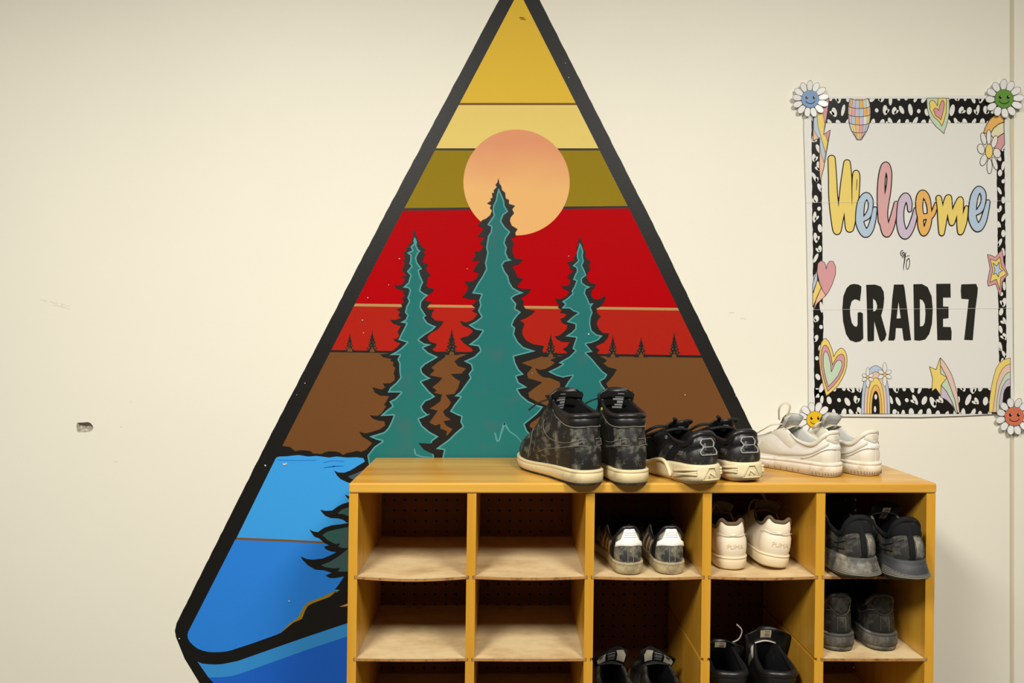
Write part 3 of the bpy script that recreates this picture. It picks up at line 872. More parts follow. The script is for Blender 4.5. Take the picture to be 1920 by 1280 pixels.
# heart hanging from the top border
p = Print(PB)
outlined(p, cp4([(290, 290), (292, 360), (300, 430), (318, 500), (345, 555), (400, 630), (455, 675), (497, 715), (503, 680), (522, 630), (545, 545), (558, 460), (562, 380), (556, 290)]), I_MINT, 2)
outlined(p, cp4([(345, 315), (322, 340), (330, 430), (370, 510), (440, 570), (470, 625), (495, 560), (522, 460), (528, 290), (425, 290), (418, 385), (395, 340), (370, 318)]), I_YEL, 3)
outlined(p, cp4([(370, 430), (385, 410), (410, 412), (433, 440), (445, 370), (470, 318), (490, 320), (500, 360), (490, 430), (460, 550), (440, 530), (395, 500)]), I_ROSE, 4)
p.build('heart', poster)
# rainbow and daisy, top right corner
p = Print(PB)
outlined(p, cp4([(970, 705), (985, 655), (1010, 600), (1050, 540), (1110, 490), (1210, 480), (1212, 575), (1150, 600), (1090, 650), (1050, 720)]), I_ORANGE, 2, 0.7)
outlined(p, cp4([(1050, 720), (1090, 650), (1150, 600), (1212, 577), (1216, 705), (1160, 740), (1110, 790)]), I_CREAM, 2, 0.7)
outlined(p, cp4([(1110, 790), (1160, 740), (1216, 705), (1222, 840), (1195, 880), (1170, 920), (1100, 900)]), I_ROSE, 2, 0.7)
for (x, y, a, b, rt) in ((970, 775, 32, 74, -0.25), (1032, 755, 29, 90, 0), (1100, 812, 33, 77, 0.3), (940, 898, 42, 62, -0.3), (1130, 945, 45, 58, -0.3), (970, 1030, 38, 72, 0.35), (1040, 1105, 32, 90, 0), (1105, 1070, 28, 82, -0.3)):
    outlined(p, cp4(ell(x, y, a, b, rt, 18)), I_WHITE, 3, 0.6)
outlined(p, cp4(ell(1035, 925, 44, 86, 0, 20)), I_YEL, 4, 0.6)
p.build('daisy', poster)
# heart with trail, left edge
p = Print(PB)
outlined(p, cp2([(242, 160), (228, 205), (215, 250), (215, 310), (245, 225)]), I_BLUE, 2)
outlined(p, cp2([(245, 225), (215, 320), (215, 400), (270, 275), (258, 245)]), I_YEL, 2)
outlined(p, cp2([(270, 275), (240, 340), (218, 430), (240, 380), (300, 325)]), I_PEACH, 2)
outlined(p, cp2([(302, 155), (298, 128), (290, 110), (268, 100), (248, 118), (243, 170), (258, 240), (277, 288), (300, 325), (320, 295), (340, 255), (362, 190), (363, 140), (348, 105), (325, 103), (310, 122)]), I_ROSE, 3)
p.build('heart', poster)
# star, right edge
p = Print(PB)
outlined(p, cp2([(1345, 60), (1370, 65), (1395, 78), (1420, 50), (1438, 28), (1446, 60), (1448, 100), (1462, 150), (1478, 190), (1455, 215), (1440, 240), (1436, 290), (1425, 330), (1412, 290), (1400, 250), (1350, 265), (1345, 235), (1362, 150)]), I_ROSE, 2)
outlined(p, cp2([(1362, 90), (1400, 102), (1425, 75), (1435, 140), (1470, 185), (1430, 210), (1425, 290), (1402, 220), (1360, 240), (1380, 160)]), I_YEL, 3)
outlined(p, cp2([(1380, 115), (1405, 135), (1420, 108), (1422, 150), (1442, 165), (1420, 178), (1415, 205), (1400, 180), (1382, 190), (1393, 160)]), I_BLUE, 4)
p.build('star', poster)
# layered heart, lower left
p = Print(PB)
sm = lambda q: cp2(catmull(q, 3))
outlined(p, cp2([(350, 722), (345, 690), (335, 660), (320, 625), (300, 602), (284, 608), (270, 630), (256, 710), (258, 760), (265, 820), (283, 905), (303, 975), (340, 945), (380, 905), (405, 865), (425, 820), (435, 780), (437, 740), (434, 710), (425, 685), (412, 670), (398, 665), (382, 674), (367, 690)]), I_YEL, 2)
outlined(p, cp2([(342, 775), (337, 735), (325, 690), (315, 662), (300, 645), (285, 650), (275, 670), (267, 720), (270, 790), (288, 870), (312, 945), (350, 908), (385, 865), (410, 815), (420, 780), (422, 735), (415, 712), (403, 703), (388, 707), (370, 722)]), I_ROSE, 3)
outlined(p, cp2([(335, 820), (330, 770), (322, 730), (312, 700), (300, 683), (288, 695), (283, 720), (283, 780), (297, 850), (315, 915), (350, 878), (380, 840), (400, 795), (405, 770), (400, 750), (388, 742), (372, 748), (358, 765)]), I_MINT, 4)
p.build('heart', poster)
# rainbow with daisies on the lower border
def arch(hw, top, cx=622.0, base=1090.0, n=20):
    return [(cx + hw * math.cos(math.pi * k / n), base - (base - top) * abs(math.sin(math.pi * k / n)) ** 0.75) for k in range(n + 1)]
p = Print(PB)
for k, (hw, tp, m) in enumerate(((93, 778, I_BLUE), (75, 818, I_BLUSH), (56, 857, I_YEL), (40, 903, I_ORANGE), (25, 942, I_BLACK))):
    outlined(p, cp2(arch(hw, tp)), m, 2 + k * 0.6, 0.45)
p.disc(*cp2([(622, 980)])[0], 2.6, 5, I_WHITE, 6).disc(*cp2([(617, 1060)])[0], 2.2, 6, I_WHITE, 6)
for (x, y, s) in ((570, 855, 0.85), (680, 835, 1.0)):
    for k in range(6):
        a = math.pi / 2 + k * math.pi / 3
        ln = 42 if k % 3 == 0 else 26
        outlined(p, cp2(ell(x + ln * s * math.cos(a), y + ln * s * math.sin(a) * 1.0, 13 * s, ln * 0.85 * s, a + math.pi / 2, 14)), I_WHITE, 6.6, 0.3)
    outlined(p, cp2(ell(x, y, 10 * s, 14 * s, 0, 12)), I_ORANGE, 7.2, 0.3)
p.build('rainbow', poster)
# shooting star
p = Print(PB)
outlined(p, cp2([(1040, 727), (1065, 755), (1085, 785), (1110, 830), (1125, 870), (1150, 960), (1165, 1083), (1150, 1083), (1135, 1000), (1110, 930), (1080, 850), (1040, 775)]), I_BLUSH, 2)
outlined(p, cp2([(1040, 775), (1080, 850), (1110, 930), (1135, 1000), (1150, 1083), (1140, 1083), (1115, 1010), (1080, 945), (1045, 905), (1040, 830)]), I_MINT, 2)
outlined(p, cp2([(1045, 905), (1080, 945), (1115, 1010), (1140, 1083), (1120, 1040), (1080, 1000), (1042, 982)]), I_LILAC, 2)
outlined(p, cp2([(1040, 727), (1012, 805), (970, 785), (990, 860), (985, 945), (1010, 925), (1042, 970), (1045, 905), (1083, 855), (1042, 830)]), I_YEL, 3)
p.build('shooting_star', poster)
# rainbow, lower right corner
p = Print(PB)
arcs = [[(1355, 1080), (1358, 1010), (1365, 950), (1380, 870), (1400, 800), (1420, 765), (1445, 742), (1493, 728)],
        [(1380, 1080), (1388, 1010), (1395, 960), (1405, 890), (1422, 838), (1442, 800), (1462, 780), (1493, 765)],
        [(1402, 1080), (1406, 1010), (1412, 960), (1425, 905), (1442, 868), (1458, 840), (1475, 825), (1493, 818)],
        [(1418, 1080), (1421, 1020), (1427, 970), (1436, 930), (1450, 900), (1462, 880), (1476, 868), (1493, 862)],
        [(1440, 1080), (1442, 1020), (1448, 960), (1456, 935), (1466, 920), (1476, 914), (1485, 911), (1493, 910)]]
for k, (a, m) in enumerate(zip(arcs, (I_YEL, I_BLUSH, I_MINT, I_LILAC, I_BLACK))):
    outlined(p, cp2(a + [(1493, 1080)]), m, 2 + k * 0.6, 0.45)
p.build('rainbow', poster)

# ------------------------------------------------------------------ daisy cut-outs on the poster corners
S_EDGE = ink('petal_line', rgb(70, 64, 56))
S_WHITE = ink('petal_white', rgb(240, 240, 238, 0.9), rough=0.35)
def sticker(label, cx, cy, R, rf, face, rot, npet, tilt):
    X, Z = wx(cx), wz(cy)
    e = tag(empty('daisy_cutout', (X, -0.008, Z)), label, 'paper flower', 'daisy cut-outs on the poster corners')
    k = DW / F
    for i in range(npet):
        a = rot + 2 * math.pi * i / npet
        hw = math.pi / npet * 1.02
        prof = [(rf * 0.75, 0.35), (rf * 1.05, 0.52), (R * 0.62, 0.80), (R * 0.76, 0.92), (R * 0.88, 0.80), (R * 0.96, 0.48), (R, 0.0)]
        pts = []
        for r, w in prof:
            pts.append((r, -w * hw * R * 0.74))
        pts = [(r, d) for r, d in pts] + [(r, -d) for r, d in reversed(pts[:-1])]
        vv, n = [], len(pts)
        for dy in (0.0, 0.0005):
            for r, d in pts:
                x = (r * math.cos(a) - d * math.sin(a)) * k
                z = (r * math.sin(a) + d * math.cos(a)) * k
                lift = -0.0035 * (r / R) ** 2 * (1 + 0.6 * math.sin(i * 2.3 + tilt))
                vv.append((x, dy + lift + 0.0002 * (i % 2), z))
        ff = [tuple(range(n)), tuple(range(2 * n - 1, n - 1, -1))] + [(j, n + j, n + (j + 1) % n, (j + 1) % n) for j in range(n)]
        pet = obj('petal', vv, ff, S_WHITE, e)
        # printed outline of the petal
        ov, of = [], []
        m2 = len(pts)
        for r, d in pts:
            for s in (1.0, 0.93):
                rr, dd = R * 0.62 + (r - R * 0.62) * (1.0 if s == 1 else 0.955), d * s
                x = (rr * math.cos(a) - dd * math.sin(a)) * k
                z = (rr * math.sin(a) + dd * math.cos(a)) * k
                lift = -0.0035 * (rr / R) ** 2 * (1 + 0.6 * math.sin(i * 2.3 + tilt))
                ov.append((x, lift - 0.00025 + 0.0002 * (i % 2), z))
        of = [(2 * j, 2 * j + 1, 2 * ((j + 1) % m2) + 1, 2 * ((j + 1) % m2)) for j in range(m2)]
        obj('petal_outline', ov, of, S_EDGE, pet)
    # printed face
    F2 = Print(0.0, 0.00025)
    save = (cx, cy)
    F2.disc(cx, cy, rf + 0.6, None, S_EDGE, 8, n=36)
    F2.disc(cx, cy, rf, None, face, 9, n=36)
    for s in (-1, 1):
        F2.disc(cx + s * rf * 0.42, cy - rf * 0.16, rf * 0.15, rf * 0.19, I_BLACK, 10, n=14)
        F2.disc(cx + s * rf * 0.42 + rf * 0.07, cy - rf * 0.24, rf * 0.05, None, S_WHITE, 11, n=8)
    sm = [(cx + rf * 0.55 * math.sin(t), cy + rf * 0.12 + rf * 0.42 * math.cos(t)) for t in [-1.25 + 2.5 * q / 12 for q in range(13)]]
    F2.ribbon(sm, 0.65, I_BLACK, 10, nd=6)
    fo = F2.build('face', e)
    fo.location = (-X, 0, -Z)
    return e
sticker('white daisy cut-out with blue smiling face on the upper left poster corner', 1516, 188, 34.5, 16.0, ink('face_blue', rgb(136, 168, 206), 0.15), 0.15, 13, 0.0)
sticker('white daisy cut-out with green smiling face on the upper right poster corner', 1877.5, 187.5, 36.5, 17.3, ink('face_green', rgb(104, 152, 66)), 0.05, 12, 1.0)
sticker('white daisy cut-out with yellow face behind the white sneaker heel', 1524.7, 785.5, 34.0, 15.3, ink('face_yellow', rgb(234, 190, 34)), 0.25, 12, 2.0)
sticker('white daisy cut-out with coral smiling face on the lower right poster corner', 1896.5, 779.5, 35.5, 17.6, ink('face_coral', rgb(214, 118, 88)), 0.26, 12, 3.0)
# ------------------------------------------------------------------ shoe rack
W_LIGHT, W_DARK = rgb(230, 182, 78, 0.95), rgb(192, 132, 42, 0.95)
WOOD_X = wood('honey_pine_long', W_LIGHT, W_DARK, 0)
WOOD_Z = wood('honey_pine_upright', rgb(222, 170, 58, 0.93), rgb(198, 138, 38, 0.93), 2)
PLY = mat('worn_plywood', rgb(222, 198, 152), rough=0.65, spec=0.2, dirt=rgb(174, 142, 98), dscale=9.0, lo=0.42, hi=0.75, stretch=(1.0, 1.8, 3.0), var=0.08, vscale=9)
PLYEDGE = mat('plywood_edge', rgb(176, 128, 72), rough=0.7, dirt=rgb(100, 66, 34), dscale=60, lo=0.5, hi=0.7)
PEG = mat('hardboard', rgb(112, 70, 38), rough=0.7, spec=0.15, var=0.1, vscale=12)

S = 931.0                                  # picture units per metre at the rack front
YF = -(DW - F / S)                         # front plane
YBK = -0.012
ZT = 1.05                                  # top of the rack
def fx(px): return (px - VX) / S
def fz(py): return CZ - (py - VY) / S
X0, X1 = fx(655), fx(1755)
ZU = fz(924.5)                             # underside of the top board
PITCH = 0.1655
SH = [fz(1080.0) - k * PITCH for k in range(6)]     # shelf levels (upper face)
ZB = 0.05
RACKED = 0.013
def rk(x, z): return x - RACKED * max(0.0, ZT - z)

rack = tag(empty('shoe_rack', ((X0 + X1) / 2, (YF + YBK) / 2, 0)), 'honey coloured pine shoe rack with five columns of cubbies under the mural', 'shoe rack')
RX0, RY0 = rack.location.x, rack.location.y
def rpart(name, v, f, m, **k):
    return obj(name, [(a - RX0, b - RY0, c) for a, b, c in v], f, m, rack, **k)

# top board
o = rpart('top_board', *box_data(X0 - 0.001, X1 + 0.001, YF - 0.002, -0.008, ZU, ZT), WOOD_X)
bevelled(o, 0.004, 3)

# uprights: real saw grooves hold the thin shelves
TH = 0.0182
GR_D, GR_H = 0.0055, 0.0075
def upright(name, xc, left, right):
    xl, xr = xc - TH / 2, xc + TH / 2
    prof = [(xl, ZU - 0.0004), (xr, ZU - 0.0004)]
    if right:
        for z in SH:
            prof += [(xr, z + 0.001), (xr - GR_D, z + 0.001), (xr - GR_D, z + 0.001 - GR_H), (xr, z + 0.001 - GR_H)]
    prof += [(xr, 0.0), (xl, 0.0)]
    if left:
        for z in reversed(SH):
            prof += [(xl, z + 0.001 - GR_H), (xl + GR_D, z + 0.001 - GR_H), (xl + GR_D, z + 0.001), (xl, z + 0.001)]
    n = len(prof)
    tr = tessellate_polygon([[Vector((a, b, 0)) for a, b in prof]])
    v = [(rk(a, b), YF + 0.0005, b) for a, b in prof] + [(rk(a, b), YBK - 0.006, b) for a, b in prof]
    f = []
    for t in tr:
        A, B, C = (Vector(v[i]) for i in t)
        t = tuple(t) if (B - A).cross(C - A).y < 0 else (t[0], t[2], t[1])
        f.append(t); f.append(tuple(n + i for i in reversed(t)))
    f += [(i, n + i, n + (i + 1) % n, (i + 1) % n) for i in range(n)]
    return rpart(name, v, f, WOOD_Z)
cx = [fx(663.3), fx(885), fx(1107.2), fx(1326.8), fx(1539.8), fx(1746.5)]
for k, x in enumerate(cx):
    upright('side_panel' if k in (0, 5) else 'divider', x, k > 0, k < 5)

# thin plywood shelves, sagging; columns 3 and 4 have lost their second shelf
def shelf(c, r, sag, tilt, fwd=0.0):
    xa, xb = cx[c] + TH / 2 - 0.0045, cx[c + 1] - TH / 2 + 0.0045
    z = SH[r]
    n, ny = 14, 4
    v, f, mi = [], [], []
    for lay in (0.0, -0.0055):
        for j in range(ny + 1):
            y = (YF + 0.0015 - fwd) + (YBK - 0.008 - (YF + 0.0015 - fwd)) * j / ny
            for i in range(n + 1):
                t = i / n
                x = xa + (xb - xa) * t
                zz = z - sag * math.sin(math.pi * t) * (1 - 0.6 * j / ny) + tilt * (t - 0.5) * (0 if t in (0, 1) else 1) + lay
                v.append((rk(x, zz), y, zz))
    q = n + 1
    N = q * (ny + 1)
    for j in range(ny):
        for i in range(n):
            a = j * q + i
            f.append((a, a + 1, a + q + 1, a + q)); mi.append(0)
            f.append((N + a, N + a + q, N + a + q + 1, N + a + 1)); mi.append(1)
    for i in range(n):
        f.append((i, N + i, N + i + 1, i + 1)); mi.append(1)
        a = ny * q + i
        f.append((a, a + 1, N + a + 1, N + a)); mi.append(1)
    for j in range(ny):
        a = j * q
        f.append((a, a + q, N + a + q, N + a)); mi.append(1)
        a = j * q + n
        f.append((a, N + a, N + a + q, a + q)); mi.append(1)
    rpart('shelf', v, f, None, mats=[PLY, PLYEDGE], midx=mi)
rs = random.Random(4)
for c in range(5):
    for r in range(6):
        if r == 1 and c in (2, 3):
            continue
        sg = {(0, 0): 0.0055, (1, 0): 0.0030, (2, 0): 0.003, (3, 0): 0.003, (4, 0): 0.0005, (0, 1): 0.001, (1, 1): 0.0008, (4, 1): 0.0004}.get((c, r), rs.uniform(0.001, 0.003))
        shelf(c, r, sg, 0.0, 0.001)

# pegboard back with real holes one inch apart
HS = 0.0254
xa, xb = X0 + 0.004, X1 - 0.004
za, zb = 0.03, ZU - 0.001
xs0 = wx(721.0) * (DW + YBK) / DW      # first hole column
zs0 = CZ - (937.0 - VY) * (DW + YBK) / F
nx = int((xb - xs0) / HS) + 1
nz = int((zs0 - za) / HS) + 1
v, f = [], []
xg = [xs0 + (i - 0.5) * HS for i in range(nx + 1)]
zg = [zs0 - (j - 0.5) * HS for j in range(nz + 1)]
yb0 = YBK
R_H = 0.0030
for i in range(nx):
    for j in range(nz):
        cxh, czh = (xg[i] + xg[i + 1]) / 2, (zg[j] + zg[j + 1]) / 2
        n0 = len(v)
        cor = [(xg[i], zg[j]), (xg[i + 1], zg[j]), (xg[i + 1], zg[j + 1]), (xg[i], zg[j + 1])]
        v += [(a, yb0, b) for a, b in cor]
        hv = []
        for k in range(8):
            a = math.pi * 0.75 - math.pi / 4 * k          # starts at the upper left, clockwise
            hv.append((cxh + R_H * math.cos(a), czh + R_H * math.sin(a)))
        v += [(a, yb0, b) for a, b in hv]
        v += [(a, yb0 + 0.004, b) for a, b in hv]
        for k in range(4):
            a, b = n0 + k, n0 + (k + 1) % 4
            h0, h1, h2 = n0 + 4 + 2 * k, n0 + 4 + 2 * k + 1, n0 + 4 + (2 * k + 2) % 8
            f += [(a, h0, h1), (a, h1, b), (b, h1, h2)]
        for k in range(8):
            f.append((n0 + 4 + k, n0 + 12 + k, n0 + 12 + (k + 1) % 8, n0 + 4 + (k + 1) % 8))
for (bx0, bx1, bz0, bz1) in ((xa, xg[0], za, zb), (xg[-1], xb, za, zb), (xg[0], xg[-1], zg[0], zb), (xg[0], xg[-1], za, zg[-1])):
    if bx1 - bx0 > 1e-5 and bz1 - bz0 > 1e-5:
        n0 = len(v)
        v += [(bx0, yb0, bz0), (bx1, yb0, bz0), (bx1, yb0, bz1), (bx0, yb0, bz1)]
        f.append((n0, n0 + 1, n0 + 2, n0 + 3))
v = [(rk(a, c), b, c) for a, b, c in v]
ff = []
for q in f:
    A, B, C = (Vector(v[i]) for i in q[:3])
    nrm = (B - A).cross(C - A)
    ff.append(q if not (abs(nrm.y) > 1e-12 and nrm.y > 0) else tuple(reversed(q)))
rpart('pegboard_back', v, ff, PEG)
# plinth
rpart('plinth', *box_data(rk(cx[0], 0) + 0.012, rk(cx[5], 0) - 0.012, YF + 0.02, YF + 0.036, 0.0, 0.05), WOOD_X)
# ------------------------------------------------------------------ shoes
XO = [0.0, 0.02, 0.08, 0.20, 0.40, 0.60, 0.75, 0.88, 0.96, 1.0]      # outline stations, heel to toe
LAT = [0.0, 0.075, 0.118, 0.132, 0.137, 0.165, 0.175, 0.142, 0.082, 0.0]
MED = [0.0, 0.072, 0.112, 0.120, 0.112, 0.146, 0.158, 0.138, 0.085, 0.0]
# rim of the opening, one row per outline station: (x, half width, z) ; x and width as shares of the length, z in metres
RIM_LOW = dict(x=[.035, .045, .075, .15, .29, .40, .50, .58, .62, .63], y=[0, .050, .090, .108, .092, .062, .052, .046, .030, 0],
               z=[.088, .087, .082, .068, .070, .082, .076, .066, .060, .058])
RIM_HIGH = dict(x=[.05, .06, .09, .16, .30, .41, .50, .59, .66, .68], y=[0, .054, .098, .124, .124, .106, .076, .056, .034, 0],
                z=[.136, .136, .135, .136, .148, .164, .130, .095, .076, .072])

def sub(a, b): return (a[0] - b[0], a[1] - b[1], a[2] - b[2])
def add(a, b, k=1.0): return (a[0] + b[0] * k, a[1] + b[1] * k, a[2] + b[2] * k)
def nrmz(a):
    d = math.sqrt(a[0] ** 2 + a[1] ** 2 + a[2] ** 2) or 1.0
    return (a[0] / d, a[1] / d, a[2] / d)
def crs(a, b): return (a[1] * b[2] - a[2] * b[1], a[2] * b[0] - a[0] * b[2], a[0] * b[1] - a[1] * b[0])

class Shoe:
    K = 4
    def __init__(s, name, label, loc, yaw, spec, inner=1, roll=0.0, pitch=0.0, group=None, cat='shoe'):
        """inner=+1: the inside of the foot is on the left seen from behind (a right shoe)"""
        s.sp = spec
        s.L = L = spec.get('L', 0.27)
        wd = spec.get('w', 1.0)
        s.e = tag(empty(name, loc, math.pi / 2 + math.radians(yaw), math.radians(roll), math.radians(pitch)), label, cat, group)
        up, dn = (MED, LAT) if inner > 0 else (LAT, MED)
        hw = spec.get('heel_w', 1.0)
        hf = [hw if x < 0.25 else 1 + (hw - 1) * max(0, (0.5 - x) / 0.25) for x in XO]
        # stations: heel, along +y to the toe, back along -y
        ctr = [(XO[j] * L, up[j] * L * wd * hf[j]) for j in range(10)] + [(XO[j] * L, -dn[j] * L * wd * hf[j]) for j in range(8, 0, -1)]
        R = spec['rim']
        zs = spec.get('zs', 1.0)
        rw = spec.get('rw', 1.0)
        rim = [(R['x'][j] * L, R['y'][j] * L * wd * rw, R['z'][j] * zs) for j in range(10)] + [(R['x'][j] * L, -R['y'][j] * L * wd * rw, R['z'][j] * zs) for j in range(8, 0, -1)]
        s.out = catmull(ctr, s.K)
        s.rim = catmull(rim, s.K)
        s.N = len(s.out)
        n = s.N
        s.nor = []
        for i in range(n):
            a, b = s.out[i - 1], s.out[(i + 1) % n]
            t = (b[0] - a[0], b[1] - a[1])
            d = math.hypot(*t) or 1
            s.nor.append((-t[1] / d, t[0] / d))
        # outward check
        if s.nor[0][0] > 0:
            s.nor = [(-a, -b) for a, b in s.nor]
        s.hh, s.fh = spec.get('sole', (0.030, 0.022))
        s.spring = spec.get('spring', 0.012)
        s.heel_lift = spec.get('heel_lift', 0.0)
    def zb(s, x):
        t = x / s.L
        return s.spring * max(0.0, (t - 0.6) / 0.4) ** 2 + s.heel_lift * max(0.0, (0.14 - t) / 0.14) ** 1.5
    def zt(s, x):
        t = min(1, max(0, (x / s.L - 0.15) / 0.55))
        t = t * t * (3 - 2 * t)
        return s.zb(min(max(x, .14 * s.L), s.L)) * 0.8 + s.hh + (s.fh - s.hh) * t
    # sample the loops at q: 0 heel, +1 toe going round the left side, -1 toe round the right side
    def _idx(s, q):
        f = (q / 2.0 % 1.0) * s.N
        i = int(f) % s.N
        return i, (i + 1) % s.N, f - int(f)
    def base(s, q, inset=0.003):
        i, j, t = s._idx(q)
        x = s.out[i][0] * (1 - t) + s.out[j][0] * t
        y = s.out[i][1] * (1 - t) + s.out[j][1] * t
        nx = s.nor[i][0] * (1 - t) + s.nor[j][0] * t
        ny = s.nor[i][1] * (1 - t) + s.nor[j][1] * t
        return (x - nx * inset, y - ny * inset), (nx, ny)
    def R(s, q):
        i, j, t = s._idx(q)
        return tuple(a * (1 - t) + b * t for a, b in zip(s.rim[i], s.rim[j]))
    def P(s, q, v):
        (x, y), (nx, ny) = s.base(q)
        z0 = s.zt(x) - 0.004
        Rp = s.R(q)
        h = Rp[2] - z0
        S0 = (x, y, z0)
        fwd = max(0.0, min(1.0, (x / s.L - 0.45) / 0.4))
        b1 = s.sp.get('bulge', 0.004) * (1 - fwd) + 0.002 * fwd
        c1 = (x + nx * b1, y + ny * b1, z0 + h * (0.40 * (1 - fwd)) + fwd * s.sp.get('toe', 0.036))
        kk = 0.14 * (1 - fwd) + 0.42 * fwd
        c2 = (Rp[0] + (x - Rp[0]) * kk + nx * b1 * 0.6 * (1 - fwd), Rp[1] + (y - Rp[1]) * kk + ny * b1 * 0.6 * (1 - fwd), Rp[2] - h * 0.32 * (1 - fwd) - 0.004 * fwd)
        a, b, c, d = (1 - v) ** 3, 3 * v * (1 - v) ** 2, 3 * v * v * (1 - v), v ** 3
        return tuple(a * p0 + b * p1 + c * p2 + d * p3 for p0, p1, p2, p3 in zip(S0, c1, c2, Rp))
    def Nv(s, q, v):
        e = 0.004
        a, b = s.P(q + e, v), s.P(q - e, v)
        c, d = s.P(q, min(1, v + 0.02)), s.P(q, max(0, v - 0.02))
        n = nrmz(crs(sub(a, b), sub(c, d)))
        (x, y), (nx, ny) = s.base(q)
        if n[0] * nx + n[1] * ny + n[2] * 0.3 < 0:
            n = (-n[0], -n[1], -n[2])
        return n
    def part(s, name, v, f, m, parent=None, smooth=True, label=None):
        o = obj(name, v, f, m, parent or s.e, smooth)
        if label: o['label'] = label
        return o
    # --- main pieces
    def upper(s, m, nv=11):
        v, f = [], []
        n = s.N
        for k in range(nv + 1):
            for i in range(n):
                v.append(s.P(2.0 * i / n, k / nv))
        for k in range(nv):
            for i in range(n):
                j = (i + 1) % n
                f.append((k * n + i, k * n + j, (k + 1) * n + j, (k + 1) * n + i))
        # turn the edge over into the opening
        for i in range(n):
            x, y, z = s.R(2.0 * i / n)
            cxr = min(max(x, 0.10 * s.L), 0.52 * s.L)
            d = nrmz((x - cxr, y, 0))
            v.append((x - d[0] * 0.004, y - d[1] * 0.004, z - 0.001))
        for i in range(n):
            j = (i + 1) % n
            f.append((nv * n + i, nv * n + j, (nv + 1) * n + j, (nv + 1) * n + i))
        return s.part('upper', v, f, m)
    def lining(s, m, zin=None):
        n = s.N
        v, f = [], []
        zf = s.hh + 0.002 if zin is None else zin
        for k, (ins, t) in enumerate(((0.0035, 0.0), (0.006, 0.12), (0.006, 0.5), (0.004, 1.0))):
            for i in range(n):
                x, y, z = s.R(2.0 * i / n)
                cxr = min(max(x, 0.10 * s.L), 0.52 * s.L)
                d = nrmz((x - cxr, y, 0))
                v.append((x - d[0] * ins, y - d[1] * ins, z - 0.0005 + (zf - z) * t))
        for k in range(3):
            for i in range(n):
                j = (i + 1) % n
                f.append((k * n + j, k * n + i, (k + 1) * n + i, (k + 1) * n + j))
        f.append(tuple(3 * n + i for i in range(n)))
        return s.part('lining', v, f, m)
    def ring(s, x, off, fr):
        pass
    def sole_rings(s, name, rings, m, cap_bottom=False, parent=None, cap_top=False):
        """rings: (share of the sole height, sideways offset or function of (x share))"""
        n = s.N
        v, f = [], []
        for fr, off in rings:
            for i in range(n):
                x, y = s.out[i]
                o = off(x / s.L) if callable(off) else off
                X, Y = x + s.nor[i][0] * o, y + s.nor[i][1] * o
                z0, z1 = s.zb(x), s.zt(x)
                v.append((X, Y, z0 + (z1 - z0) * fr))
        for k in range(len(rings) - 1):
            for i in range(n):
                j = (i + 1) % n
                f.append((k * n + i, k * n + j, (k + 1) * n + j, (k + 1) * n + i))
        if cap_bottom:
            f.append(tuple(reversed(range(n))))
        if cap_top:
            f.append(tuple((len(rings) - 1) * n + i for i in range(n)))
        return s.part(name, v, f, m, parent)
    def patch(s, name, m, q0, q1, vlo, vhi, nq=16, nv=4, off=0.0012, parent=None, label=None):
        """piece stitched on the upper between two curves; vlo / vhi are numbers or functions of t in 0..1"""
        v, f = [], []
        g = lambda h, t: h(t) if callable(h) else h
        for i in range(nq + 1):
            t = i / nq
            q = q0 + (q1 - q0) * t
            a, b = g(vlo, t), g(vhi, t)
            for j in range(nv + 1):
                w = a + (b - a) * j / nv
                edge = 0.0 if (j in (0, nv) or i in (0, nq)) else 1.0
                v.append(add(s.P(q, w), s.Nv(q, w), off * (0.25 + 0.75 * edge)))
        for i in range(nq):
            for j in range(nv):
                a = i * (nv + 1) + j
                f.append((a, a + nv + 1, a + nv + 2, a + 1))
        return s.part(name, v, f, m, parent, label=label)
    def line(s, name, m, pts, r=0.0008, parent=None, off=0.0008):
        """thin raised seam through (q, v) points"""
        pp = catmull([(a, b) for a, b in pts], 5, False)
        path = [add(s.P(q, w), s.Nv(q, w), off) for q, w in pp]
        return s.tube(name, path, r, m, parent, n=5)
    def tube(s, name, path, r, m, parent=None, n=6, closed=False, flat=1.0):
        v, f = tube_data(path, r, n, closed, flat)
        return s.part(name, v, f, m, parent)
    def lettering(s, name, m, word, q, v, size, off=0.0015, qs=None, parent=None):
        tv, tf = text_mesh(word, 1.0)
        xs = [p[0] for p in tv]
        p0, p1 = s.P(q - 0.03, v), s.P(q + 0.03, v)
        dq = 0.06 / math.dist(p0, p1)          # q per metre
        p0, p1 = s.P(q, max(0, v - 0.05)), s.P(q, min(1, v + 0.05))
        dv = (min(1, v + 0.05) - max(0, v - 0.05)) / math.dist(p0, p1)
        out = []
        for x, y, z in tv:
            qq, vv = q - x * size * dq, min(1.0, max(0.0, v + y * size * dv))
            out.append(add(s.P(qq, vv), s.Nv(qq, vv), off))
        return s.part(name, out, tf, m, parent, smooth=False)
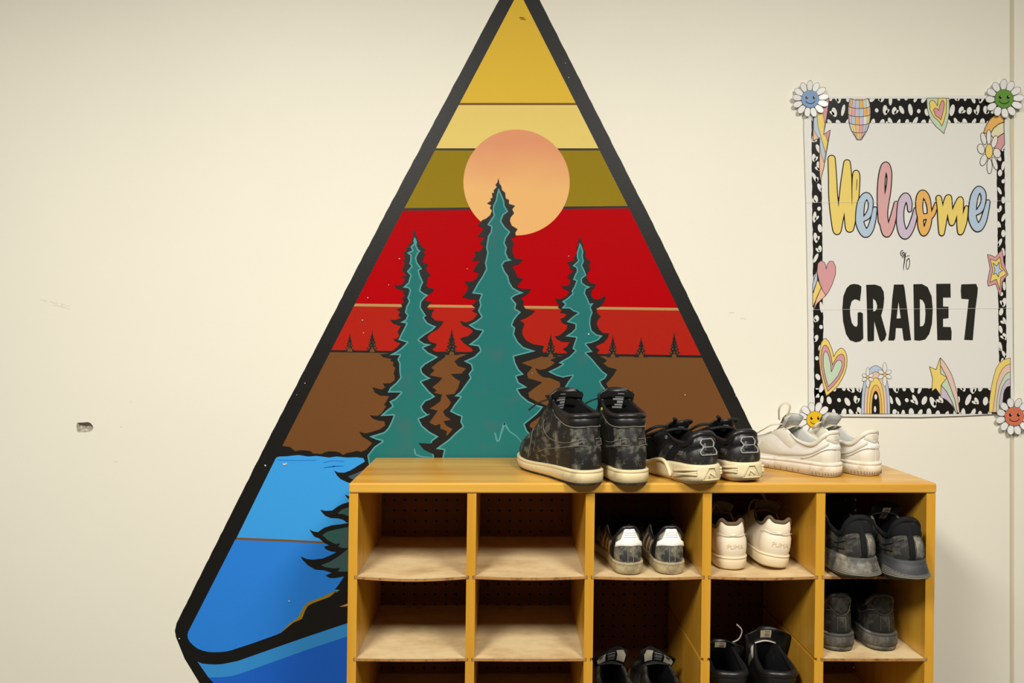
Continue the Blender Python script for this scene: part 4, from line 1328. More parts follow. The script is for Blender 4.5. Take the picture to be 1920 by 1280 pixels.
    def tongue(s, m, x0, z0, x1, z1, w0, w1, th=0.007, bow=0.012, curl=0.0, name='tongue', skew=0.0):
        """padded tongue; returns a function placing points on its heel-side face"""
        L = s.L
        nr, nc = 8, 8
        rows = []
        for i in range(nr + 1):
            t = i / nr
            x = x0 * L + (x1 - x0) * L * (1 - (1 - t) ** 1.9) - curl * t * t
            z = z0 + (z1 - z0) * t + 0.006 * math.sin(math.pi * t)
            rows.append((x, z, w0 + (w1 - w0) * t, t))
        def pt(t, c, d):
            t = min(1, max(0, t))
            k = min(nr - 1, int(t * nr)); u = t * nr - k
            x = rows[k][0] * (1 - u) + rows[k + 1][0] * u
            z = rows[k][1] * (1 - u) + rows[k + 1][1] * u
            w = (rows[k][2] * (1 - u) + rows[k + 1][2] * u) * (1 if t < 0.9 else math.sqrt(max(0.05, 1 - ((t - 0.9) / 0.115) ** 2)))
            dx, dz = rows[k + 1][0] - rows[k][0], rows[k + 1][1] - rows[k][1]
            q = math.hypot(dx, dz) or 1
            nx, nz = dz / q, -dx / q             # points towards the toe / up
            if nx < 0: nx, nz = -nx, -nz
            dd = d - bow * c * c
            return (x + nx * dd, w * c, z + nz * dd + skew * c * t * t)
        v, f = [], []
        for d in (0.5, -0.5):
            for i in range(nr + 1):
                for j in range(nc + 1):
                    c = -1 + 2 * j / nc
                    pad = (1 - c ** 4) * (1 if i < nr else 0.3)
                    v.append(pt(i / nr, c, d * th * (0.35 + 0.65 * pad)))
        q = nc + 1
        N = q * (nr + 1)
        for i in range(nr):
            for j in range(nc):
                a = i * q + j
                f.append((a, a + 1, a + q + 1, a + q)); f.append((N + a, N + a + q, N + a + q + 1, N + a + 1))
        for j in range(nc):
            a = nr * q + j
            f.append((a, a + 1, N + a + 1, N + a)); f.append((j, N + j, N + j + 1, j + 1))
        for i in range(nr):
            a = i * q
            f.append((a, a + q, N + a + q, N + a)); a = i * q + nc
            f.append((a, N + a, N + a + q, a + q))
        o = s.part(name, v, f, m)
        s._tpt, s._tth, s._tobj = pt, th, o
        return o
    def tongue_tag(s, m, t0, t1, c0, c1, name='tag', side=-1, off=0.0012, n=3, parent=None):
        v, f = [], []
        for i in range(n + 1):
            for j in range(n + 1):
                v.append(s._tpt(t0 + (t1 - t0) * i / n, c0 + (c1 - c0) * j / n, side * (s._tth / 2 + off)))
        for i in range(n):
            for j in range(n):
                a = i * (n + 1) + j
                f.append((a, a + 1, a + n + 2, a + n + 1))
        return s.part(name, v, f, m, parent or s._tobj)
    def laces(s, m, qs, r=0.0028, rise=0.004, bow=None, flat=0.6):
        v, f = [], []
        def addt(path, rr=r, fl=flat):
            a, b = tube_data(path, rr, 6, False, fl)
            n0 = len(v)
            v.extend(a); f.extend(tuple(n0 + i for i in q) for q in b)
        for k, q in enumerate(qs):
            q2 = qs[min(k + 1, len(qs) - 1)]
            A, B = s.R(q), s.R(-q)
            C = s.R(-q2)
            mid = lambda a, b, h: ((a[0] + b[0]) / 2, (a[1] + b[1]) / 2, max(a[2], b[2]) + h)
            addt(catmull([add(A, (0, 0, .001)), mid(A, B, rise), add(B, (0, 0, .001))], 5, False))
            if k + 1 < len(qs):
                addt(catmull([add(A, (0, 0, .001)), mid(A, C, rise * 0.6), add(C, (0, 0, .001))], 5, False))
        for path in (bow or []):
            addt(catmull(path, 6, False))
        return s.part('lace', v, f, m)

def tube_data(path, r, n=6, closed=False, flat=1.0):
    v, f = [], []
    m = len(path)
    rr = r if isinstance(r, (list, tuple)) else [r] * m
    prev = None
    for i in range(m):
        a = path[i - 1] if (i > 0 or closed) else path[i]
        b = path[(i + 1) % m] if (i < m - 1 or closed) else path[i]
        t = nrmz(sub(b, a))
        ref = prev if prev is not None else ((0, 0, 1) if abs(t[2]) < 0.9 else (1, 0, 0))
        s1 = nrmz(crs(t, ref)) if prev is None else nrmz(crs(crs(t, prev), t))
        if prev is None:
            s1 = nrmz(crs(ref, t))
        prev = s1
        s2 = crs(t, s1)
        for k in range(n):
            an = 2 * math.pi * k / n
            c, d = math.cos(an) * rr[i], math.sin(an) * rr[i] * flat
            v.append((path[i][0] + s1[0] * c + s2[0] * d, path[i][1] + s1[1] * c + s2[1] * d, path[i][2] + s1[2] * c + s2[2] * d))
    for i in range(m if closed else m - 1):
        for k in range(n):
            a, b = i * n + k, i * n + (k + 1) % n
            c, d = ((i + 1) % m) * n + (k + 1) % n, ((i + 1) % m) * n + k
            f.append((a, b, c, d))
    if not closed:
        f.append(tuple(reversed(range(n)))); f.append(tuple((m - 1) * n + k for k in range(n)))
    return v, f

def collar(s, m, r=0.005, q0=-0.62, q1=0.62, name='collar', drop=0.0):
    n = 44
    path = [add(s.R(q0 + (q1 - q0) * i / n), (0, 0, -drop)) for i in range(n + 1)]
    return s.tube(name, path, [r * min(1, 0.35 + 4 * min(i, n - i) / n) for i in range(n + 1)], m, n=7)

# materials
DUST = rgb(146, 141, 126)
B_LEATHER = mat('scuffed_black_leather', rgb(30, 29, 28), rough=0.5, spec=0.4, dirt=DUST, dscale=44, lo=0.48, hi=0.74, damt=0.9, bump=0.25, bscale=420)
B_CLEAN = mat('black_padding', rgb(24, 24, 25), rough=0.40, spec=0.5)
B_FAB = mat('black_fabric', rgb(24, 25, 26), rough=0.85, spec=0.15, dirt=rgb(70, 66, 58), dscale=24, lo=0.55, hi=0.8, damt=0.6)
B_LINE = mat('pale_seam', rgb(128, 122, 106), rough=0.7)
B_OVER = mat('scuffed_overlay', rgb(36, 35, 34), rough=0.5, dirt=rgb(140, 134, 118), dscale=48, lo=0.48, hi=0.74, damt=0.85)
CREAM = mat('cream_rubber', rgb(224, 206, 160), rough=0.55, dirt=rgb(150, 130, 88), dscale=22, lo=0.55, hi=0.78, damt=0.8)
CREAM2 = mat('foam_cream', rgb(226, 210, 170), rough=0.6, dirt=rgb(168, 146, 104), dscale=20, lo=0.55, hi=0.8, damt=0.7)
OUTS = mat('dark_outsole', rgb(44, 40, 36), rough=0.7, dirt=rgb(96, 86, 68), dscale=50)
GREYTXT = mat('label_print', rgb(150, 150, 150), rough=0.6)
WHITE_L = mat('white_leather', rgb(236, 234, 226), rough=0.45, dirt=rgb(204, 192, 164), dscale=14, lo=0.5, hi=0.8, damt=0.8)
WHITE_O = mat('white_overlay', rgb(226, 220, 204), rough=0.5, dirt=rgb(192, 176, 146), dscale=16, lo=0.5, hi=0.8, damt=0.8)
SWSH = mat('bone_leather', rgb(206, 198, 178), rough=0.5)
WHITE_S = mat('white_rubber', rgb(230, 222, 204), rough=0.55, dirt=rgb(168, 142, 104), dscale=26, lo=0.5, hi=0.78, damt=0.8)
GREY_LIN = mat('grey_padding', rgb(196, 196, 190), rough=0.85, dirt=rgb(150, 150, 144), dscale=30, lo=0.5, hi=0.7)
LACE_W = mat('beige_lace', rgb(214, 202, 176), rough=0.85)
LACE_B = mat('black_lace', rgb(24, 24, 24), rough=0.8)
LACE_T = mat('taupe_lace', rgb(128, 108, 80), rough=0.9)
TAUPE = mat('taupe_lining', rgb(104, 86, 62), rough=0.9)
CHALK = mat('bright_white_leather', rgb(246, 242, 236, 1.0), rough=0.4)
TANSTR = mat('tan_stripe', rgb(186, 150, 100), rough=0.55)
DUSTB = mat('dusty_black', rgb(52, 54, 56), rough=0.6, dirt=rgb(164, 156, 132), dscale=46, lo=0.42, hi=0.66, damt=0.9)
DUSTS = mat('dusty_rubber', rgb(150, 134, 102), rough=0.75, dirt=rgb(196, 180, 140), dscale=40, lo=0.45, hi=0.65)
OFFW = mat('worn_white', rgb(232, 218, 192), rough=0.5, dirt=rgb(180, 150, 110), dscale=14, lo=0.58, hi=0.85, damt=0.9)
OFFS = mat('worn_white_rubber', rgb(226, 208, 172), rough=0.6, dirt=rgb(170, 130, 88), dscale=14, lo=0.56, hi=0.8, damt=0.9)
RUN_F = mat('charcoal_knit', rgb(46, 47, 46), rough=0.8, spec=0.2, dirt=rgb(132, 126, 110), dscale=32, lo=0.44, hi=0.72, damt=0.8)
RIB = mat('rib_grey', rgb(120, 116, 106), rough=0.6)
RUN_S = mat('charcoal_foam', rgb(72, 72, 68), rough=0.6, dirt=rgb(180, 172, 152), dscale=30, lo=0.42, hi=0.70, damt=0.8)
RUN_S2 = mat('dark_foam', rgb(56, 58, 60), rough=0.6, dirt=rgb(112, 110, 102), dscale=26, lo=0.5, hi=0.8, damt=0.7)
TAGM = mat('paper_tag', rgb(196, 184, 156), rough=0.8)
TAGI = mat('tag_ink', rgb(96, 88, 76), rough=0.8)
SILV = mat('silver_plastic', rgb(150, 150, 146), rough=0.35)
DK_S = mat('grey_black_rubber', rgb(66, 64, 60), rough=0.65, dirt=rgb(142, 136, 120), dscale=40, lo=0.44, hi=0.74, damt=0.8)
DK_U = mat('worn_black_leather', rgb(34, 33, 31), rough=0.45, dirt=rgb(124, 118, 102), dscale=34, lo=0.46, hi=0.78, damt=0.7)
PATW = mat('pale_tongue', rgb(206, 198, 180), rough=0.6)
LIME = mat('lime_dab', rgb(196, 220, 60), rough=0.4)
# ------------------------------------------------------------------ the shoes of the photograph
# --- scuffed black high-tops on the rack top
HT = dict(L=0.285, w=1.03, rim=RIM_HIGH, sole=(0.031, 0.025), spring=0.010, bulge=0.005, toe=0.044, rw=0.95)
def high_top(label, loc, yaw, inner, tag_c, lime=False):
    s = Shoe('high_top_sneaker', label, loc, yaw, HT, inner, group='black high-tops on the rack top')
    s.sole_rings('outsole', [(0.0, -0.004), (0.04, 0.000), (0.16, 0.001), (0.17, -0.002)], OUTS, cap_bottom=True)
    ms = s.sole_rings('midsole', [(0.14, -0.001), (0.18, 0.0022), (0.5, 0.003), (0.76, 0.003), (0.79, 0.0018), (0.82, 0.0030), (0.93, 0.0030), (0.98, 0.001), (1.0, -0.004)], CREAM)
    s.upper(B_LEATHER)
    s.lining(B_CLEAN)
    collar(s, B_CLEAN, 0.0062, -0.50, 0.50)
    # padded collar band, ankle piece, eyestay, toe cap, heel piece
    s.patch('collar_band', B_CLEAN, -0.50, 0.50, lambda t: 0.80 + 0.05 * abs(2 * t - 1), 0.985, 26, 4, 0.003)
    for g in (1, -1):
        s.patch('eyestay', B_OVER, g * 0.53, g * 0.80, lambda t: 0.48 + 0.38 * t, 0.97, 12, 5, 0.0022)
        # curved side mark, fat at the front and thin at the heel
        sw = s.patch('side_mark', B_OVER, g * 0.56, g * 0.10, lambda t: 0.16 + 0.30 * t ** 0.9 - 0.10 * math.sin(math.pi * min(1, t * 1.6)) * (t < 0.625), lambda t: (0.34 - 0.05 * t if t < 0.2 else 0.33 + 0.21 * (t - 0.2) / 0.8), 20, 3, 0.0022)
        s.line('seam', B_LINE, [(g * 0.06, 0.43), (g * 0.15, 0.44), (g * 0.30, 0.39), (g * 0.44, 0.26), (g * 0.52, 0.16)], 0.0007, off=0.0026)
        s.line('seam', B_LINE, [(g * 0.06, 0.56), (g * 0.15, 0.55), (g * 0.30, 0.47), (g * 0.42, 0.43), (g * 0.50, 0.48), (g * 0.54, 0.60)], 0.0007)
        s.line('seam', B_LINE, [(g * 0.60, 0.05), (g * 0.60, 0.30), (g * 0.66, 0.55)], 0.0008)
        s.line('seam', B_LINE, [(g * 0.155, 0.44), (g * 0.155, 0.56)], 0.0007, off=0.0018)
        s.line('seam', B_LINE, [(0.0, 0.80), (g * 0.10, 0.785), (g * 0.22, 0.79), (g * 0.36, 0.83), (g * 0.48, 0.90)], 0.0010, off=0.0022)
    s.patch('toe_cap', B_OVER, 0.70, 1.30, 0.02, lambda t: 0.42 + 0.12 * math.sin(math.pi * t), 16, 4, 0.0016)
    s.patch('heel_counter', B_LEATHER, -0.16, 0.16, 0.02, lambda t: 0.40 + 0.03 * math.sin(math.pi * t), 14, 4, 0.0018)
    s.patch('heel_strip', B_OVER, -0.05, 0.05, 0.43, 0.80, 6, 4, 0.0022)
    s.tongue(B_CLEAN, 0.66, 0.066, 0.42, 0.186, 0.024, 0.043, th=0.017, bow=0.014)
    for a in (0.55, 0.70, 0.85):
        s.tongue_tag(B_CLEAN, a, a + 0.09, -0.86, 0.86, 'tongue_roll', off=0.0034)
    tg = s.tongue_tag(B_FAB, 0.60, 0.94, tag_c - 0.34, tag_c + 0.34, off=0.0040)
    for k in range(6):
        a = 0.63 + k * 0.05
        s.tongue_tag(GREYTXT, a, a + (0.034 if k < 4 else 0.014), tag_c - 0.28, tag_c + 0.28 - 0.12 * (k % 3), 'tag_print', off=0.0046, parent=s._tobj)
    s.laces(LACE_B, [0.56, 0.62, 0.68, 0.74, 0.80], 0.0028, 0.006,
            bow=[[(0.40 * s.L, 0.026, 0.165), (0.42 * s.L, 0.046, 0.160), (0.46 * s.L, 0.062, 0.150), (0.50 * s.L, 0.070, 0.139)]])
    if lime:
        s.patch('paint_dab', LIME, 0.44, 0.465, 0.93, 0.97, 5, 3, 0.0045)
    return s
high_top('scuffed black high-top sneaker with its toe turned left, leftmost on the rack top', (0.175, -0.345, ZT + .0004), 25, -1, 0.30)
high_top('scuffed black high-top sneaker with a lime dab on the collar, second on the rack top', (0.2580, -0.345, ZT + .0004), 12, 1, -0.15, True)

# --- black running shoes with cream soles on the rack top
NB = dict(L=0.275, w=1.02, rim=dict(x=[.06, .065, .085, .14, .28, .41, .50, .58, .63, .64], y=[0, .048, .086, .104, .114, .098, .074, .054, .033, 0],
          z=[.100, .099, .092, .077, .082, .096, .086, .074, .064, .062]), sole=(0.041, 0.028), spring=0.014, bulge=0.006, toe=0.036, heel_w=1.05, heel_lift=0.004)
def runner(label, loc, yaw, inner, heel_q=0.0):
    s = Shoe('running_shoe', label, loc, yaw, NB, inner, group='black running shoes on the rack top')
    fl = lambda k: (lambda x: k * max(0.25, 1 - x * 1.2))
    s.sole_rings('outsole', [(0.0, -0.006), (0.06, -0.001), (0.16, 0.001), (0.17, -0.003)], CREAM2, cap_bottom=True)
    s.sole_rings('midsole', [(0.13, 0.0), (0.17, fl(0.005)), (0.34, fl(0.007)), (0.56, fl(0.006)), (0.72, fl(0.005)), (0.86, fl(0.005)), (0.97, fl(0.003)), (1.0, -0.004)], CREAM2)
    def sp(q, fr, off):
        (x, y), (nx, ny) = s.base(q, 0)
        z0, z1 = s.zb(x), s.zt(x)
        k = 0.007 * max(0.25, 1 - x / s.L * 1.2) * (1 - 0.5 * abs(fr - 0.4)) + off
        return (x + nx * k, y + ny * k, z0 + (z1 - z0) * fr)
    # raised triangle with its letter on the sole's heel, side pods
    tri = [(-0.085, 0.22), (0.085, 0.22), (0.03, 0.86), (-0.03, 0.86)]
    path = []
    for a, b in zip(tri, tri[1:] + tri[:1]):
        path += [sp(a[0] + (b[0] - a[0]) * t / 5, a[1] + (b[1] - a[1]) * t / 5, 0.0006) for t in range(5)]
    s.tube('sole_emblem', path, 0.0016, CREAM, closed=True)
    s.tube('sole_letter', [sp(q, f, 0.001) for q, f in ((0.028, 0.34), (0.022, 0.6), (-0.022, 0.38), (-0.028, 0.62))], 0.0011, CREAM)
    for g in (1, -1):
        for a, b in ((0.72, 0.30), (0.60, 0.42), (0.86, 0.56)):
            s.tube('sole_pod', catmull([sp(g * 0.13, a - 0.10, 0.001), sp(g * 0.24, (a + b) / 2, 0.003), sp(g * 0.34, b, 0.001)], 6, False), 0.0028, CREAM2)
        s.tube('sole_pod', catmull([sp(g * 0.36, 0.25, 0.002), sp(g * 0.40, 0.95, 0.004), sp(g * 0.47, 1.05, 0.002), sp(g * 0.56, 0.6, 0.001)], 6, False), 0.0040, CREAM2)
    s.upper(B_FAB)
    s.lining(B_CLEAN)
    collar(s, B_CLEAN, 0.0065, -0.52, 0.52)
    s.patch('heel_counter', B_OVER, -0.30, 0.30, 0.02, lambda t: 0.58 - 0.14 * abs(2 * t - 1), 20, 5, 0.002)
    s.patch('heel_collar', B_CLEAN, -0.22, 0.22, lambda t: 0.62 - 0.02 * math.sin(math.pi * t), 0.985, 16, 4, 0.004)
    # hourglass clip on the heel
    hg = [(-0.085, 0.33), (0.085, 0.33), (0.100, 0.42), (0.060, 0.56), (0.098, 0.70), (0.075, 0.82), (-0.075, 0.82), (-0.098, 0.70), (-0.060, 0.56), (-0.100, 0.42)]
    path = []
    for a, b in zip(hg, hg[1:] + hg[:1]):
        path += [add(s.P(a[0] + (b[0] - a[0]) * t / 3, a[1] + (b[1] - a[1]) * t / 3), s.Nv(a[0], a[1]), 0.0042) for t in range(3)]
    clipo = s.tube('heel_clip', path, 0.0015, SILV, closed=True)
    s.tube('clip_bar', [add(s.P(q, 0.56), s.Nv(q, 0.56), 0.0045) for q in (-0.060, 0, 0.060)], 0.0013, SILV, clipo)
    s.patch('clip_panel', B_CLEAN, -0.072, 0.072, 0.36, 0.79, 6, 6, 0.0036, clipo)
    for g in (1, -1):
        s.patch('side_panel', B_OVER, g * 0.26, g * 0.36, lambda t: 0.05 + 0.1 * t, lambda t: 0.52 + 0.16 * t, 8, 5, 0.0028)
        s.patch('eyestay', B_CLEAN, g * 0.50, g * 0.82, lambda t: 0.50 + 0.35 * t, 0.98, 12, 4, 0.003)
        s.patch('overlay', B_OVER, g * 0.42, g * 0.47, 0.10, 0.78, 5, 6, 0.0024)
        for qq in (0.515, 0.56, 0.61):
            A = s.R(g * qq)
            s.tube('eyelet', [(A[0] + 0.003 * math.cos(t), A[1] + g * 0.004, A[2] - 0.008 + 0.003 * math.sin(t)) for t in [k * math.pi / 4 for k in range(8)]], 0.0009, SILV, closed=True, n=5)
    s.lettering('number', SILV, '725', 0.315, 0.50, 0.011, 0.0036)
    s.tongue(B_CLEAN, 0.62, 0.058, 0.41, 0.116, 0.020, 0.030, th=0.010, bow=0.008)
    s.tongue_tag(SILV, 0.50, 0.78, -0.6, -0.15)
    L = s.L
    s.laces(LACE_B, [0.54, 0.60, 0.66, 0.72, 0.78], 0.0042, 0.004, flat=0.8,
            bow=[[(0.46 * L, 0.0, 0.100), (0.46 * L, 0.034, 0.104), (0.52 * L, 0.050, 0.094), (0.59 * L, 0.052, 0.080), (0.58 * L, 0.034, 0.082), (0.50 * L, 0.012, 0.095)],
                 [(0.46 * L, 0.0, 0.100), (0.40 * L, -0.016, 0.114), (0.42 * L, -0.040, 0.112), (0.50 * L, -0.030, 0.098), (0.48 * L, -0.006, 0.098)],
                 [(0.46 * L, 0.0, 0.100), (0.36 * L, 0.012, 0.119), (0.32 * L, 0.022, 0.124)]])
    return s
runner('black running shoe with cream sole and number 725, left one of its pair', (0.406, -0.343, ZT + .0004), 22, -1)
runner('black running shoe with cream sole beside the white sneakers, right one of its pair', (0.495, -0.316, ZT + .0004), 14, 1)

# --- white low sneakers on the rack top
DK = dict(L=0.272, w=0.93, rim=dict(x=[.03, .04, .07, .15, .29, .41, .50, .58, .63, .64], y=[0, .052, .094, .114, .114, .098, .074, .054, .033, 0],
          z=[.092, .091, .083, .064, .070, .092, .083, .071, .062, .060]), sole=(0.030, 0.024), spring=0.009, bulge=0.004, toe=0.038)
def low_white(label, loc, yaw, inner, bow):
    s = Shoe('low_top_sneaker', label, loc, yaw, DK, inner, group='white low-top sneakers on the rack top')
    s.sole_rings('outsole', [(0.0, -0.004), (0.05, 0.0), (0.13, 0.001), (0.14, -0.002)], WHITE_S, cap_bottom=True)
    s.sole_rings('midsole', [(0.12, -0.001), (0.14, 0.0022), (0.5, 0.0032), (0.72, 0.0032), (0.75, 0.0016), (0.79, 0.0034), (0.93, 0.0034), (0.98, 0.001), (1.0, -0.004)], WHITE_S)
    # notches round the lower edge
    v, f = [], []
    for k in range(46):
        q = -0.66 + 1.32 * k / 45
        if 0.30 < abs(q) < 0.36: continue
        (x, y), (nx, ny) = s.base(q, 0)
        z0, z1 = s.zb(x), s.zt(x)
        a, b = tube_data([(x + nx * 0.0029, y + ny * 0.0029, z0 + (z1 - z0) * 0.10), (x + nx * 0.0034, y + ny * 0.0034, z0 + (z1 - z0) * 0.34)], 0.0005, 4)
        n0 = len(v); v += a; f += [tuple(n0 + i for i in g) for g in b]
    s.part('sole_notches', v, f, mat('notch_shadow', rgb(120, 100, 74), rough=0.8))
    s.upper(WHITE_L)
    s.lining(GREY_LIN)
    collar(s, WHITE_O, 0.0055, -0.50, 0.50)
    for g in (1, -1):
        s.patch('side_mark', SWSH, g * 0.60, g * 0.12, lambda t: 0.14 + 0.46 * t ** 1.1 - 0.10 * math.sin(math.pi * min(1, t * 1.7)) * (t < 0.59), lambda t: 0.42 - 0.10 * math.sin(math.pi * min(1, t * 2)) if t < 0.25 else 0.32 + 0.40 * (t - 0.25) / 0.75, 20, 3, 0.002)
        s.patch('eyestay', WHITE_O, g * 0.44, g * 0.80, lambda t: 0.58 + 0.28 * t, 0.98, 14, 4, 0.002)
        s.patch('foxing', WHITE_O, g * 0.02, g * 0.40, 0.02, lambda t: 0.40 - 0.30 * t * t, 12, 4, 0.0016)
        s.line('seam', SWSH, [(g * 0.02, 0.44), (g * 0.16, 0.47), (g * 0.27, 0.36), (g * 0.36, 0.16)], 0.0007, off=0.002)
        for qq in (0.50, 0.55, 0.60, 0.66, 0.72):
            A = s.P(g * qq, 0.90)
            s.tube('eyelet', [add(A, (0.0018 * math.cos(t), 0, 0.0018 * math.sin(t) + 0.002)) for t in [k * math.pi / 3 for k in range(6)]], 0.0006, SWSH, closed=True, n=4)
    s.patch('heel_tab', WHITE_O, -0.17, 0.17, lambda t: 0.62 + 0.18 * abs(2 * t - 1) ** 1.5, 0.99, 16, 5, 0.003)
    s.patch('heel_band', WHITE_L, -0.12, 0.12, 0.42, 0.60, 12, 3, 0.0022)
    s.patch('toe_cap', WHITE_O, 0.68, 1.32, 0.02, lambda t: 0.42 + 0.14 * math.sin(math.pi * t), 16, 4, 0.0016)
    for k in range(5):
        q = -0.04 + 0.02 * k
        s.line('tab_stitch', SWSH, [(q, 0.74), (q, 0.90)], 0.0007, off=0.0034)
    s.tongue(GREY_LIN, 0.63, 0.056, 0.42, 0.122, 0.018, 0.031, th=0.015, bow=0.008)
    s.tongue_tag(WHITE_O, 0.55, 0.99, -1.02, 1.02, 'tongue_face', side=1, off=0.0004)
    for a in (0.55, 0.70, 0.85):
        s.tongue_tag(GREY_LIN, a, a + 0.02, -0.8, 0.8, 'quilt_ridge', off=0.0025)
    L = s.L
    s.laces(LACE_W, [0.54, 0.60, 0.66, 0.72, 0.78], 0.0044, 0.005, bow=bow(L), flat=0.32)
    return s
low_white('white low-top sneaker with a standing lace loop before the yellow daisy, on the rack top', (0.698, -0.256, ZT + .0004), 31, -1,
          lambda L: [[(0.44 * L, 0.018, 0.092), (0.40 * L, 0.022, 0.118), (0.38 * L, 0.020, 0.140), (0.41 * L, 0.026, 0.147), (0.44 * L, 0.034, 0.135), (0.46 * L, 0.028, 0.110)],
                     [(0.44 * L, 0.026, 0.100), (0.50 * L, 0.040, 0.097), (0.57 * L, 0.042, 0.086), (0.66 * L, 0.036, 0.074)]])
low_white('white low-top sneaker at the right end of the rack top', (0.785, -0.244, ZT + .0004), 28, 1,
          lambda L: [[(0.44 * L, 0.020, 0.095), (0.41 * L, 0.036, 0.104), (0.43 * L, 0.048, 0.096), (0.46 * L, 0.044, 0.088)]])

# --- black sneakers with white heel tabs, third column
Z1 = SH[0]
SB = dict(L=0.265, w=0.93, rim=dict(x=[.045, .052, .075, .15, .29, .41, .50, .58, .63, .64], y=[0, .046, .086, .108, .114, .098, .074, .054, .033, 0],
          z=[.093, .092, .080, .064, .066, .080, .074, .064, .058, .056]), sole=(0.024, 0.020), spring=0.009, bulge=0.005, toe=0.034)
def tabbed(label, loc, yaw, inner):
    s = Shoe('low_top_sneaker', label, loc, yaw, SB, inner, group='black sneakers with white heel tabs')
    s.sole_rings('outsole', [(0.0, -0.003), (0.08, 0.0), (0.14, 0.0), (0.15, -0.001)], DUSTS, cap_bottom=True)
    s.sole_rings('midsole', [(0.12, 0.0), (0.2, 0.0015), (0.7, 0.0022), (0.8, 0.0014), (0.86, 0.0024), (0.95, 0.0022), (1.0, -0.003)], DUSTS)
    s.upper(DUSTB)
    s.lining(B_CLEAN)
    collar(s, B_CLEAN, 0.0040, -0.50, 0.50)
    s.patch('heel_tab', CHALK, -0.235, 0.235, lambda t: 0.50 - 0.02 * math.sin(math.pi * t), lambda t: 0.985 - (0.30 if abs(2 * t - 1) > 0.62 else 0.30 * max(0, (abs(2 * t - 1) - 0.38) / 0.24) ** 1.0), 26, 6, 0.003)
    for k in range(3):
        s.line('tab_ridge', WHITE_O, [(-0.085, 0.72 + 0.06 * k), (0, 0.73 + 0.06 * k), (0.085, 0.72 + 0.06 * k)], 0.0009, off=0.0032)
    for g in (1, -1):
        for k in range(3):
            qa = 0.36 + 0.055 * k
            s.patch('stripe', TANSTR, g * qa, g * (qa + 0.024), lambda t: 0.06, lambda t: 0.82, 3, 8, 0.0016)
        s.line('seam', DUSTS, [(g * 0.035, 0.04), (g * 0.035, 0.28), (g * 0.03, 0.50)], 0.0008)
        s.patch('side_panel', B_FAB, g * 0.26, g * 0.34, 0.05, 0.90, 6, 6, 0.0014)
        s.patch('eyestay', B_FAB, g * 0.52, g * 0.80, lambda t: 0.55 + 0.3 * t, 0.98, 10, 4, 0.002)
    s.tongue(B_FAB, 0.62, 0.050, 0.36, 0.104, 0.018, 0.027, th=0.006)
    s.laces(LACE_B, [0.54, 0.60, 0.66, 0.72], 0.0028, 0.005)
    return s
tabbed('dusty black sneaker with white heel tab, left of its pair in the third column', (0.2565, -0.305, Z1 - 0.0008), 6, 1)
tabbed('dusty black sneaker with white heel tab, right of its pair in the third column', (0.3410, -0.304, Z1 - 0.0008), 1, -1)

# --- worn white sneakers with taupe linings, fourth column
PM = dict(L=0.250, w=0.98, rim=dict(x=[.055, .058, .072, .13, .28, .41, .50, .58, .63, .64], y=[0, .046, .086, .112, .114, .098, .074, .054, .033, 0],
          z=[.092, .093, .100, .082, .080, .096, .084, .070, .062, .060]), sole=(0.027, 0.022), spring=0.010, bulge=0.007, toe=0.036, heel_w=1.07)
def worn_white(label, loc, yaw, inner, bow, roll=0, pitch=0):
    s = Shoe('low_top_sneaker', label, loc, yaw, PM, inner, roll=roll, pitch=pitch, group='worn white sneakers in the fourth column')
    s.sole_rings('outsole', [(0.0, -0.004), (0.06, -0.001), (0.12, 0.0), (0.13, -0.001)], OFFS, cap_bottom=True)
    s.sole_rings('midsole', [(0.1, 0.0), (0.14, 0.001), (0.5, 0.0015), (0.78, 0.0018), (0.82, 0.0008), (0.86, 0.0026), (0.96, 0.0026), (1.0, -0.003)], OFFS)
    s.upper(OFFW)
    s.lining(TAUPE)
    collar(s, TAUPE, 0.0042, -0.52, 0.52)
    s.patch('heel_counter', OFFW, -0.26, 0.26, 0.02, lambda t: 0.60 - 0.04 * abs(2 * t - 1), 18, 5, 0.0022)
    s.patch('heel_rim', OFFW, -0.24, 0.24, 0.66, lambda t: 0.985, 18, 4, 0.0022)
    s.patch('heel_loop', OFFW, -0.035, 0.035, 0.60, 0.72, 6, 3, 0.0040)
    s.line('seam', SWSH, [(-0.26, 0.58), (-0.1, 0.62), (0.0, 0.63), (0.1, 0.62), (0.26, 0.58)], 0.0007, off=0.003)
    s.lettering('embossed_word', OFFS, 'PUMA', -0.015, 0.33, 0.0125, 0.0036)
    for g in (1, -1):
        s.patch('eyestay', OFFW, g * 0.50, g * 0.80, lambda t: 0.50 + 0.34 * t, 0.98, 12, 4, 0.002)
    s.tongue(TAUPE, 0.62, 0.056, 0.38, 0.122, 0.018, 0.029, th=0.008, bow=0.008)
    L = s.L
    s.laces(LACE_T, [0.52, 0.58, 0.64, 0.70, 0.76], 0.0032, 0.006, bow=bow(L), flat=0.45)
    return s
worn_white('worn white sneaker standing flat against the third divider, taupe lining', (0.4742, -0.277, Z1 - 0.0002), 1, 1,
           lambda L: [[(0.34 * L, 0.004, 0.104), (0.30 * L, 0.016, 0.118), (0.26 * L, 0.026, 0.110), (0.28 * L, 0.034, 0.085), (0.36 * L, 0.036, 0.072)],
                      [(0.40 * L, 0.030, 0.094), (0.42 * L, 0.046, 0.088), (0.44 * L, 0.052, 0.070)]])
